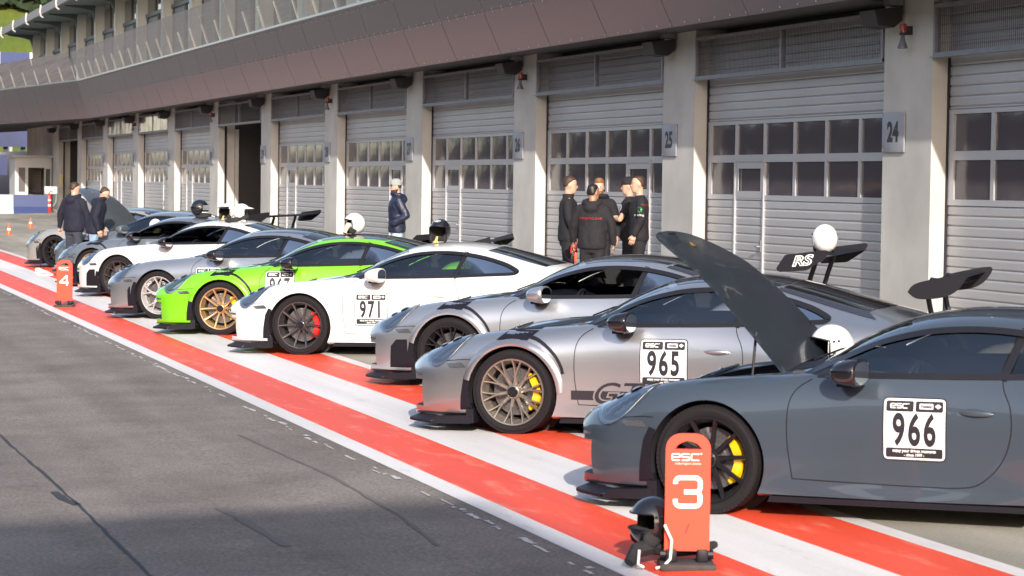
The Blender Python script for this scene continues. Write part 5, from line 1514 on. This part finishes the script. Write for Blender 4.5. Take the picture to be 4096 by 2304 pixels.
    if hood:
        c = Vector((lx(1.5)-.055, 0, 1.50)); ring = []
        j.tube([c+Vector((.10*math.cos(a)+.045, .115*math.sin(a), .030-.05*math.cos(a)*0+.02*math.cos(a))) for a in [2*PI*q/16 for q in range(17)]], .042, 10)
        j.ball(c+Vector((-.055,0,-.045)), 1, (.075,.115,.085))
    if collar: j.tube([Vector((lx(1.5),0,1.515))+Vector((.072*math.cos(a), .075*math.sin(a), .012)) for a in [2*PI*q/16 for q in range(17)]], .022, 8)
    mesh_obj("jacket" if sleeves else "t_shirt", remesh(j, .015, .011, 6.5, seed), jacket, per)
    # hair: shell over the skull
    hm = MB(); hm.T = M_h; rings = []
    prof = {'short': ((-.035,-.02,-.094,.072),(.0,-.005,-.104,.079),(.035,.055,-.108,.080),(.07,.088,-.108,.082),(.10,.080,-.094,.073),(.125,.050,-.066,.050),(.137,.015,-.03,.02)), 'buzz': ((-.045,-.03,-.088,.070),(.0,-.01,-.100,.076),(.04,.05,-.104,.077),(.075,.082,-.104,.078),(.105,.066,-.088,.066),(.125,.026,-.05,.038)), 'quiff': ((-.03,-.02,-.094,.072),(.0,-.005,-.104,.078),(.035,.05,-.108,.079),(.07,.098,-.108,.082),(.105,.104,-.096,.076),(.135,.085,-.066,.056),(.150,.05,-.03,.025))}[hair_kind]
    for z, f, b, w in prof:
        cx, rx = (f+b)/2, (f-b)/2; rings.append([(cx+rx*math.cos(a), w*math.sin(a), z) for a in [2*PI*q/18 for q in range(18)]])
    hm.loft(rings); hm.build("hair", hair, per, sm=60, subs=1)
    for s in (-1,1):
        e = MB(); e.T = M_h; e.ball((.088,s*.030,.008), 1, (.008,.014,.006), sub=1); e.build("eye", M_eye, per)
    mo = MB(); mo.T = M_h; mo.ball((.090,0,-.068), 1, (.010,.024,.004), sub=1); mo.build("mouth", mat("lip", (.32,.12,.10), .5) if "lip" not in bpy.data.materials else bpy.data.materials["lip"], per)
    if beard:
        bd = MB(); bd.T = M_h; bd.loft([[(cx+rx*math.cos(a), w*math.sin(a), z) for a in [-2.0+4.0*q/14 for q in range(15)]] for z, cx, rx, w in ((-.148,.045,.035,.030),(-.125,.035,.062,.052),(-.090,.020,.078,.064),(-.060,.012,.084,.069),(-.045,.0,.090,.070))], closed=False); bd.build("beard", beard, per, sm=60)
    if cap:
        cm, bill = cap; c = MB(); c.T = M_h
        c.loft([[(-.004+rx*math.cos(a), ry*math.sin(a), z) for a in [2*PI*q/20 for q in range(20)]] for z, rx, ry in ((.030,.108,.088),(.07,.109,.089),(.11,.096,.080),(.14,.068,.058),(.152,.02,.02))]); cp = c.build("cap", cm, per, sm=60)
        c = MB(); c.T = M_h; c.loft([[(x,-w,z),(x,w,z),(x,w,z+.008),(x,-w,z+.008)] for x, w, z in ((.07,.078,.040),(.12,.075,.034),(.165,.055,.026),(.185,.02,.022))]); c.build("cap_peak", bill, cp, sm=40)
    per['_s'] = 0; del per['_s']
    return per, M_h
RIGHT = -YAW                        # facing along the picture's right
def V(*a): return Vector(a)
def down(s, fx=0., out=.0, bend=.03): return (V(fx-.02, s*(.265+out), 1.18), V(fx+bend+.02, s*(.285+out), .93), V(.15,0,-1))
def decal(per, fn, m, name="print"):
    mb = MB(); fn(mb); o = mb.build(name, m, per, sm=0, recalc=False); return o
def wrap_text(per, target_name, body, origin, xdir, ydir, size, m, xs=1., bold=0., lines=None):
    """print pressed on to the jacket: flat letters dropped on to the cloth"""
    tgt = [c for c in per.children if c.name.split('.')[0] == target_name][0]; bv = bvh_of(tgt.data)
    fr = frame(origin, xdir, ydir); nrm = fr.to_3x3() @ Vector((0,0,1)); me = text_mesh(body, size, xs, bold); b = bmesh.new(); b.from_mesh(me); bpy.data.meshes.remove(me)
    mb = MB(); mp = {}
    for v in b.verts:
        p = fr @ v.co; hit = bv.ray_cast(p+nrm*.5, -nrm); mp[v] = mb.bm.verts.new(hit[0]+nrm*.006) if hit[0] is not None else None
    for f in b.faces:
        vs = [mp[v] for v in f.verts]
        if None not in vs:
            try: mb.bm.faces.new(vs)
            except ValueError: pass
    b.free(); mb.build("print", m, per, sm=0, recalc=False)

GRP = None
p1, _ = make_person("man in black jacket standing side-on, facing right towards the group", (2274,704), 37.6, RIGHT, M_blk, M_blk, M_skin, M_hairb, dict(arms=[down(1,.02), down(-1,.03,0,.10)]), collar=True, hair_kind='short', head_pitch=.05, seed=1)
wrap_text(p1, "jacket", "since", (-.2,.06,1.36), (0,-1,0), (0,0,1), .06, M_txtw)
p2, _ = make_person("man in black hooded jacket seen from behind with red lettering on his back", (2372,735), 35.8, PI/2-YAW-.25, M_blk, M_blk, M_skin2, M_hairk, dict(arms=[(V(.02,.29,1.19),V(.10,.30,.95),V(.3,0,-1)), (V(.0,-.29,1.19),V(.03,-.31,.93),V(.1,0,-1))]), hood=True, bulk=1.08, head_yaw=-.5, hair_kind='buzz', seed=2)
wrap_text(p2, "jacket", "PORSCHE", (-.3,-.0,1.30), (0,-1,0), (0,0,1), .046, M_txtr, xs=1.7, bold=.0)
p3, mh = make_person("bearded man with glasses in a black hoodie facing the camera", (2398,716), 38.6, -PI/2-YAW-.15, M_blk, M_blk, M_skin, M_hairg, dict(arms=[down(1,.0,.01), down(-1,.02)]), hood=True, bulk=1.04, hair_kind='quiff', beard=M_hairg, seed=3)
mb = MB(); mb.T = mh
for s in (-1,1): mb.tube([(.098, s*.032+.024*math.cos(a), .006+.017*math.sin(a)) for a in [2*PI*q/12 for q in range(13)]], .0025, 5)
mb.tube([(.100,-.01,.012),(.100,.01,.012)], .0025, 5); mb.build("glasses", M_txtw, p3)
wrap_text(p3, "jacket", "O", (.1,.27,1.32), (.5,.86,0), (0,0,1), .085, M_txtg, bold=.008)
wrap_text(p3, "jacket", "stirling", (.1,.27,1.24), (.5,.86,0), (0,0,1), .045, M_txtw)
p4, _ = make_person("man in dark T-shirt and cap with folded arms, half hidden by the man in front", (2520,712), 38.6, PI-YAW-.1, M_blk, M_blk, M_skin, M_hairb, dict(arms=[(V(.13,.25,1.17),V(.25,-.02,1.22),V(0,-1,.1)), (V(.13,-.25,1.16),V(.27,.04,1.18),V(0,1,.1))]), sleeves=False, cap=(M_blk, M_blk), head_pitch=.05, seed=4)
wrap_text(p4, "t_shirt", "OO", (.3,.02,1.34), (0,1,0), (0,0,1), .14, M_txtw, bold=.004)
mb = MB(); mb.tube([(.235,.02+.031*math.cos(a),1.195+.031*math.sin(a)) for a in [2*PI*q/12 for q in range(13)]], .008, 6); mb.build("wristwatch", M_gloss, p4)
p5, _ = make_person("man in black sweater and work trousers facing left, rightmost of the group", (2560,701), 37.4, PI-YAW+.05, M_blk, M_blk, M_skin, M_hairb, dict(arms=[(V(.0,.27,1.19),V(.10,.27,.95),V(.3,0,-1)), (V(-.02,-.27,1.19),V(.0,-.28,.95),V(.1,0,-1))]), hair_kind='buzz', bulk=1.0, seed=5)
wrap_text(p5, "jacket", "O", (.03,.3,1.31), (-1,0,0), (0,0,1), .085, M_txtg, bold=.008)
wrap_text(p5, "jacket", "stirling", (.03,.3,1.235), (-1,0,0), (0,0,1), .045, M_txtw)
wrap_text(p5, "jacket", "PORSCHE", (-.10,.3,1.38), (-1,0,0), (0,0,1), .035, M_txtr, xs=1.3)
for p in (p1,p2,p3,p4,p5): p['group'] = "crew standing by the garage door"
p6, _ = make_person("man in grey cap and navy jacket with hands in pockets by the garage door", (1590,719), 44.6, PI-YAW+.15, M_puff, M_jeanl, M_skin, M_hairb, dict(arms=[(V(-.13,.30,1.17),V(.10,.23,1.02),None), (V(-.13,-.30,1.17),V(.10,-.23,1.02),None)]), hood=True, bulk=1.10, cap=(M_capg, M_blk), beard=M_hairb, head_pitch=.08, seed=6)
p7, _ = make_person("man in navy hoodie and dark jeans seen from behind beside the open bonnet", (296,729), 48.0, PI/2-YAW-.45, M_nvy, M_jeand, M_skin, M_hairb, dict(arms=[(V(.0,.31,1.19),V(.04,.36,.93),V(.2,.1,-1)), (V(.03,-.28,1.19),V(.05,-.29,.92),V(.2,0,-1))]), hood=True, bulk=1.10, head_yaw=-.6, head_pitch=.15, seed=7)
p8, _ = make_person("man in navy hoodie and faded jeans bending his head over the raised bonnet", (378,741), 47.2, RIGHT+.12, M_nvy, M_jean, M_skin, M_hairb, dict(arms=[(V(.06,.27,1.20),V(.15,.26,.96),V(.4,0,-1)), (V(.03,-.27,1.18),V(.10,-.27,.94),V(.3,0,-1))]), hood=True, bulk=1.12, lean=.20, head_pitch=.55, hair_kind='buzz', seed=8)
# radio with orange body held by the man seen from behind
w2 = p2.matrix_basis @ V(.14,.30,.86)
rd = tag(empty("handheld_device", (w2.x, w2.y, w2.z-.12)), "orange and black handheld gauge hanging from the hand of the man seen from behind", "gauge")
mb = MB(); mb.box((-.035,-.03,-.09),(.035,.03,.09), bev=.01); mb.build("housing", M_gloss, rd)
mb = MB(); mb.box((.0,-.034,-.085),(.038,.034,.06), bev=.006); mb.build("orange_cover", M_cor, rd)
mb = MB(); mb.tube([(0,0,.09),(-.02,0,.2),(-.10,.02,.24),(-.16,.02,.12),(-.12,.02,-.02),(-.03,0,-.08)], .007, 6); mb.build("hose", M_plas, rd)
gl = tag(empty("work_glove", (w2.x, w2.y, w2.z)), "red work glove held beside the orange gauge", "glove")
mb = MB(); mb.ball((0,0,.03), 1, (.05,.03,.05))
for q in range(4): mb.tube([(-.04+q*.026,0,.02),(-.045+q*.03,.0,-.07)], .011, 7)
mb.tube([(.05,0,.05),(.085,0,.0)], .011, 7); mb.build("glove_knit", mat("glove_red",(.55,.03,.04),.8), gl)
# ================================================================ HELMETS, STANDS, SHOES
M_hw = mat("helmet_white", (.82,.82,.81), .15, coat=.8); M_hk = mat("helmet_black", (.012,.012,.015), .08, coat=.9); M_pad = mat("helmet_padding", (.02,.02,.022), .9)
M_strap = mat("strap_yellow", (.70,.45,.12), .7); M_cloth = mat("balaclava_cream", (.60,.54,.44), .9, bump=(20,.5,.02))
def helmet(label, loc, yaw, shell, peak=None, pitch=0., strap=True, cloth=False, stickers=True, peak_m=None, full=False, s=1., name="racing_helmet"):
    h = tag(empty(name, loc), label, "helmet"); h.rotation_euler = (0, pitch, yaw); h.scale = (s,s,s)
    # open-face shell, faces +x; built as a cap with an opening
    mb = MB(); nu, nv = 36, 22
    def pt(u, v, k=1.):
        a = u; b = v        # a azimuth (0 front), b from top
        r = Vector((.145,.122,.140)); x, y, z = math.sin(b)*math.cos(a)*r.x, math.sin(b)*math.sin(a)*r.y, math.cos(b)*r.z
        if b > 1.7: x *= 1+.05*(b-1.7); 
        return Vector((x-.005, y, z+.140))*1.0 if k == 1 else Vector((x*k-.005, y*k, z*k+.140))
    bmax = 2.62
    def inside(u, v):
        a = (u+PI)%(2*PI)-PI
        if full: return abs(a) < 1.15 and 1.18 < v < 1.80
        return abs(a) < 1.12-.15*max(0,(v-1.9)) and v > 1.15+.10*(a*a)
    V0 = [[pt(2*PI*i/nu, bmax*j/nv) for j in range(nv+1)] for i in range(nu)]
    def quad(mb, k): 
        for i in range(nu):
            for j in range(nv):
                if inside(2*PI*(i+.5)/nu, bmax*(j+.5)/nv): continue
                q = [pt(2*PI*i/nu, bmax*j/nv, k), pt(2*PI*(i+1)/nu, bmax*j/nv, k), pt(2*PI*(i+1)/nu, bmax*(j+1)/nv, k), pt(2*PI*i/nu, bmax*(j+1)/nv, k)]
                if j == 0: q = [q[0], q[2], q[3]]
                mb.face(q)
    quad(mb, 1); bmesh.ops.remove_doubles(mb.bm, verts=mb.bm.verts, dist=.0004); bmesh.ops.recalc_face_normals(mb.bm, faces=mb.bm.faces)
    sh = mb.build("shell", shell, h, sm=60, subs=1)
    mb = MB(); quad(mb, .93); bmesh.ops.remove_doubles(mb.bm, verts=mb.bm.verts, dist=.0004); bmesh.ops.recalc_face_normals(mb.bm, faces=mb.bm.faces)
    for q in (-1,1): mb.ball((.045,q*.085,.055), 1, (.055,.020,.050))
    mb.build("padding", M_pad, h, sm=60)
    mb = MB()       # rim moulding round the opening
    edge = []
    for q in range(25):
        a = -1.12+2.24*q/24; edge.append(pt(a, 1.15+.10*a*a, 1.012))
    L1 = [pt(-1.12+.15*max(0,t-1.9), t, 1.012) for t in (2.55,2.3,2.1,1.9,1.7,1.5,1.32)]; L2 = [pt(1.12-.15*max(0,t-1.9), t, 1.012) for t in (1.32,1.5,1.7,1.9,2.1,2.3,2.55)]
    if full: mb.tube([pt(a,1.18,1.01) for a in [-1.15+2.3*q/20 for q in range(21)]], .005, 6); mb.tube([pt(a,1.80,1.01) for a in [-1.15+2.3*q/20 for q in range(21)]], .005, 6)
    else: mb.tube(L1+edge+L2, .006, 6)
    mb.build("rim_trim", M_plas, h)
    if peak:
        pm = MB(); pm.loft([[pt(a,1.02,1.01)+Vector((x*.10*math.cos(a*.8), x*.0, x*(.012 if peak == 1 else .03)-.004+z)) for a in [-1.0+2*q/12 for q in range(13)] for z in (0,)] for x, z_ in ((0,0),(.5,0),(1,0))] if False else [[pt(a, 1.0-.12*0, 1.012)+Vector((x*.085*math.cos(a), x*.02*math.sin(a), -x*.014+zz)) for a in [-1.05+2.1*q/14 for q in range(15)]] for x, zz in ((0,.012),(.6,.006),(1,0),(1,-.006),(.6,-.004),(0,-.002))], closed=False)
        pm.build("peak", peak_m or shell, h, sm=50)
    for q in (-1,1):
        mb = MB()
        for a, t in ((1.30,1.30),(1.52,1.27)): p = pt(q*a, t, 1.01); mb.ball(p, .009)
        mb.build("peak_screw", M_plas, h)
    if strap:
        mb = MB(); mb.loft([[(.085,-.012,.075),(.085,.012,.075),(.082,.012,.075),(.082,-.012,.075)],[(.11,-.02,.03),(.11,.012,.03),(.107,.012,.03),(.107,-.02,.03)],[(.118,-.03,.004),(.118,.03,.004),(.112,.03,.004),(.112,-.03,.004)]]); mb.build("chin_strap", M_strap, h)
    if cloth:
        mb = MB(); mb.tube([(.06,-.03,.12),(.10,.0,.09),(.115,.01,.05),(.135,.02,.012)], [.045,.035,.022,.03], 10)
        for v in mb.bm.verts: v.co += Vector((mnoise.noise(v.co*40),mnoise.noise(v.co*40+Vector((5,0,0))),0))*.010
        mb.build("balaclava", M_cloth, h, sm=60)
    if stickers:
        mb = MB(); c = pt(0,.66,1.012); f = frame(pt(0,.66,1.008), (0,1,0), (pt(0,.55)-pt(0,.75)))
        if shell is M_hk: mb.face([f @ Vector((.042*math.cos(a), .018*math.sin(a), .003)) for a in [2*PI*k/20 for k in range(20)]])
        add_text(mb, "Arai", f @ Matrix.Translation((0,0,.006)), .034, 1 if shell is M_hk else 1, xs=1.2, bold=.001); mb.build("brow_sticker", [M_platew, M_plateb], h, sm=0, recalc=False)
    return h
def on_car(car, x, y, off=.0):
    bv = _body[list(_body)[0]][1]; hit = bv.ray_cast(Vector((x,y,3)), Vector((0,0,-1)))[0]; return car.matrix_world @ (hit+Vector((0,0,off)))
TOCAM = -PI/2-YAW     # facing the camera
def at_px(px, py, dist): return CAMPOS + (_f + _r2*(px-2048)/F - _u2*(py-1152)/F)*dist
def place_h(car, px, y=None, xr=(1.2,2.2)):
    """roof point of the car nearest the photo column px at lateral y"""
    best = None
    for i in range(60):
        x = xr[0]+(xr[1]-xr[0])*i/59; p = on_car(car, x, y); v = p-CAMPOS; sx = 2048+F*v.dot(_r2)/v.dot(_f)
        if best is None or abs(sx-px) < best[0]: best = (abs(sx-px), p)
    return best[1]
h1 = helmet("white open-face helmet with cream balaclava on the green car's roof", place_h(E_, 1415, -.1), PI-YAW-.5+.9, M_hw, cloth=True, strap=False)
h2 = helmet("black open-face helmet with oval badge on the roof of the white 971 car", place_h(D, 1761, -.1), TOCAM-.35, M_hk)
h3 = helmet("black full-face helmet with white stripe on the grey car's roof", place_h(H_, 800, -.2), -YAW+.1, M_hk, full=True, strap=False, stickers=False, s=1.12)
mb = MB(); mb.tube([(.147*math.cos(a)-.005,.124*math.sin(a),.075) for a in [-1.3+2.6*q/16 for q in range(17)]], .008, 6); mb.build("white_stripe", M_hw, h3)
h4 = helmet("white helmet with long black peak on the white car's roof", place_h(G_, 905, -.15), TOCAM-.45, M_hw, peak=1, peak_m=M_hk)
h5 = helmet("plain white helmet facing right with white peak on the white car's roof", place_h(G_, 968, -.05), -YAW-.1, M_hw, peak=1, strap=False, stickers=False)
# cloths and neck collars under them
M_netk = mat("neck_collar", (.02,.02,.023), .8, noise=(20,.3))
def collar_thing(label, p, s=1.):
    o = tag(empty("neck_restraint", p), label, "neck restraint"); mb = MB()
    mb.tube([(.13*math.cos(a)*s,.17*math.sin(a)*s,.03+.02*math.cos(a)) for a in [.7+4.9*q/14 for q in range(15)]], [.03]*15, 8); mb.build("yoke", M_netk, o)
    mb = MB(); mb.tube([(.1,.1,.02),(.16,.13,.03),(.2,.05,.015)], .012, 6); mb.build("tether", M_hw, o); return o
collar_thing("black neck restraint with white tether under the helmet on the grey car", place_h(H_, 815, -.2), .95)
collar_thing("black neck restraint lying between the helmets on the white car", place_h(G_, 935, -.3), .9)
p = C_.matrix_world @ Vector((3.60, -.30, 1.30))
v_ = at_px(3330,985,1)-CAMPOS
h6 = helmet("plain white helmet resting on the RS wing of the silver car", p, PI/2-YAW, M_hw, strap=False, stickers=False, s=1.0)
pA = A.matrix_world @ Vector((.42,.26,.83))
h7 = helmet("white helmet lying on the cowl behind the raised bonnet of the 966 car", pA, PI-YAW+.3, M_hw, strap=False, stickers=False, s=1.05)
pI = I_.matrix_world @ Vector((.95,-.55,.90))
h8 = helmet("white helmet hanging at the open door of the grey car", H_.matrix_world @ Vector((.60,.25,.93)), PI/2-YAW, M_hw, strap=False, stickers=False)
# ---- numbered marker boards
M_sred = mat("sign_red", (.85,.065,.03), .42, noise=(3,.04)); M_swht = mat("sign_white", (.85,.85,.85), .5); M_base = mat("sign_rubber", (.05,.045,.045), .8, noise=(12,.3))
def marker(label, px, digit, face, h=.735, wd=.245):
    d = _f + _r2*(px[0]-2048)/F - _u2*(px[1]-1152)/F; t = (2.05+GX*5.8+GY*15)/(GX*d.x+GY*d.y-d.z); p = CAMPOS+d*t
    o = tag(empty("marker_board", p), label, "marker", "red numbered marker boards"); o.rotation_euler = (0,0,face)
    w = wd/2; z0 = .095; z1 = h; out = []
    r = .085
    out = [(-w,z0),(w,z0)] + [(w-r+r*math.cos(a), z1-r+r*math.sin(a)) for a in [PI/2*k/6 for k in range(7)]] + [(-w+r-r*math.sin(a), z1-r+r*math.cos(a)) for a in [PI/2*k/6 for k in range(7)]]
    hole = [(-.075,z1-.085)] + [(-.075+.15*k/8, z1-.085+.045*math.sin(PI*k/8)**.7) for k in range(1,8)] + [(.075,z1-.085)]
    mb = MB(); me1 = MB().prism(out, -.012, .012, 'y'); me2 = MB().prism(hole, -.05, .05, 'y')
    m = cut(mesh_of(me1), [mesh_of(me2)]); m.materials.append(M_sred)
    b = bpy.data.objects.new("board", m); COL.objects.link(b); b.parent = o
    mb = MB(); M = frame((-w*.55, -.0135, .34), (1,0,0), (0,0,1)); sx, sy = w*1.1, .155
    strokes(mb, [[(p_[0]*sx, p_[1]*sy) for p_ in ln] for ln in DIG[digit]], .026, M); mb.build("digit", M_swht, o, sm=0, recalc=False)
    mb = MB(); M = frame((0,-.0135,0),(1,0,0),(0,0,1)); strokes(mb, logo_lines(-.088, z1-.145, .034), .0065, M); 
    add_text(mb, "motorsport events", M @ Matrix.Translation((0,z1-.163,0)), .017, xs=1.1); mb.build("logo", M_swht, o, sm=0, recalc=False)
    mb = MB(); mb.box((-.15,-.12,0),(.15,.12,.035), bev=.008); mb.build("base", M_base, o)
    for s in (-1,1): mb = MB(); mb.box((s*.085-.03,-.035,.03),(s*.085+.03,.035,.105), bev=.008); mb.tube([(s*.10-.045,0,.075),(s*.10+.045,0,.075)], .026, 10); mb.build("foot_clamp", M_plas, o)
    return o
mk3 = marker("tall red marker board numbered three in front of the slate grey car", (2745,2272), '3', -YAW+.02)
mk4 = marker("red marker board numbered four standing far down the striped lane", (258,1228), '4', -YAW-.02)
mb = MB(); mb.T = Matrix.Translation((0,-.0137,.22)) @ Matrix.Rotation(.35,4,'Y'); mb.face([(-.004,0,-.03),(.005,0,-.028),(.006,0,.02),(.001,0,.032),(-.003,0,.02)]); mb.build("scuff", mat("scuff_dark",(.35,.02,.03),.6), mk3, sm=0)
g = (mk3.location)
h9 = helmet("black helmet with white cord on the ground behind the marker board numbered three", Vector((g.x-.12, g.y+.20, gz(g.x,g.y)+.09)), TOCAM-1.2, M_hk, full=True, strap=False, stickers=False, s=1.0)
cr = tag(empty("neck_restraint", (g.x-.13,g.y+.12,gz(g.x,g.y))), "black neck restraint lying under the black helmet on the ground", "neck restraint")
mb = MB(); mb.tube([(-.18,-.06,.03),(-.12,-.02,.09),(0,.06,.10),(.15,.05,.08),(.28,-.02,.09),(.36,.03,.10)], [.03,.045,.05,.045,.035,.02], 8)
mb.build("yoke", M_netk, cr)
mb = MB(); mb.tube([(-.13,-.08,.10),(-.15,-.12,.03),(-.12,-.13,.015)], .008, 6); mb.tube([(.0,-.12,.24),(.03,-.15,.16),(.02,-.16,.06),(-.02,-.16,.02),(-.06,-.15,.01)], .008, 6); mb.build("cord", M_hw, cr)
# ---- pair of trainers on the stripe
def shoe(label, px, yaw):
    d = _f + _r2*(px[0]-2048)/F - _u2*(px[1]-1152)/F; t = (2.05+GX*5.8+GY*15)/(GX*d.x+GY*d.y-d.z); p = CAMPOS+d*t
    o = tag(empty("trainer", p), label, "shoe", "pair of trainers"); o.rotation_euler = (0,0,yaw); o.scale = (1.25,1.25,1.25)
    mb = MB(); mb.loft([[(x,-w,0),(x,w,0),(x,w,.03),(x,-w,.03)] for x, w in ((-.13,.032),(-.06,.038),(.05,.047),(.12,.04),(.155,.02))]); mb.build("sole", M_hw, o, subs=1)
    mb = MB(); mb.loft([[(x,-w,.03),(x,w,.03),(x,w*.6,z),(x,-w*.6,z)] for x, w, z in ((-.125,.030,.10),(-.06,.034,.115),(.0,.038,.095),(.06,.042,.065),(.12,.036,.05),(.15,.018,.035))]); mb.build("upper", mat("trainer_upper",(.50,.49,.42),.8,noise=(30,.5)) if "trainer_upper" not in bpy.data.materials else bpy.data.materials["trainer_upper"], o, subs=1)
    mb = MB(); mb.tube([(-.03,-.02,.11),(.0,.0,.14),(-.02,.015,.17)], .008, 6); mb.build("tongue", M_plas, o)
shoe("pale trainer lying nearer the camera on the white stripe", (178,1103), -.4)
shoe("pale trainer behind the other one, beside marker board four", (166,1096), .3)
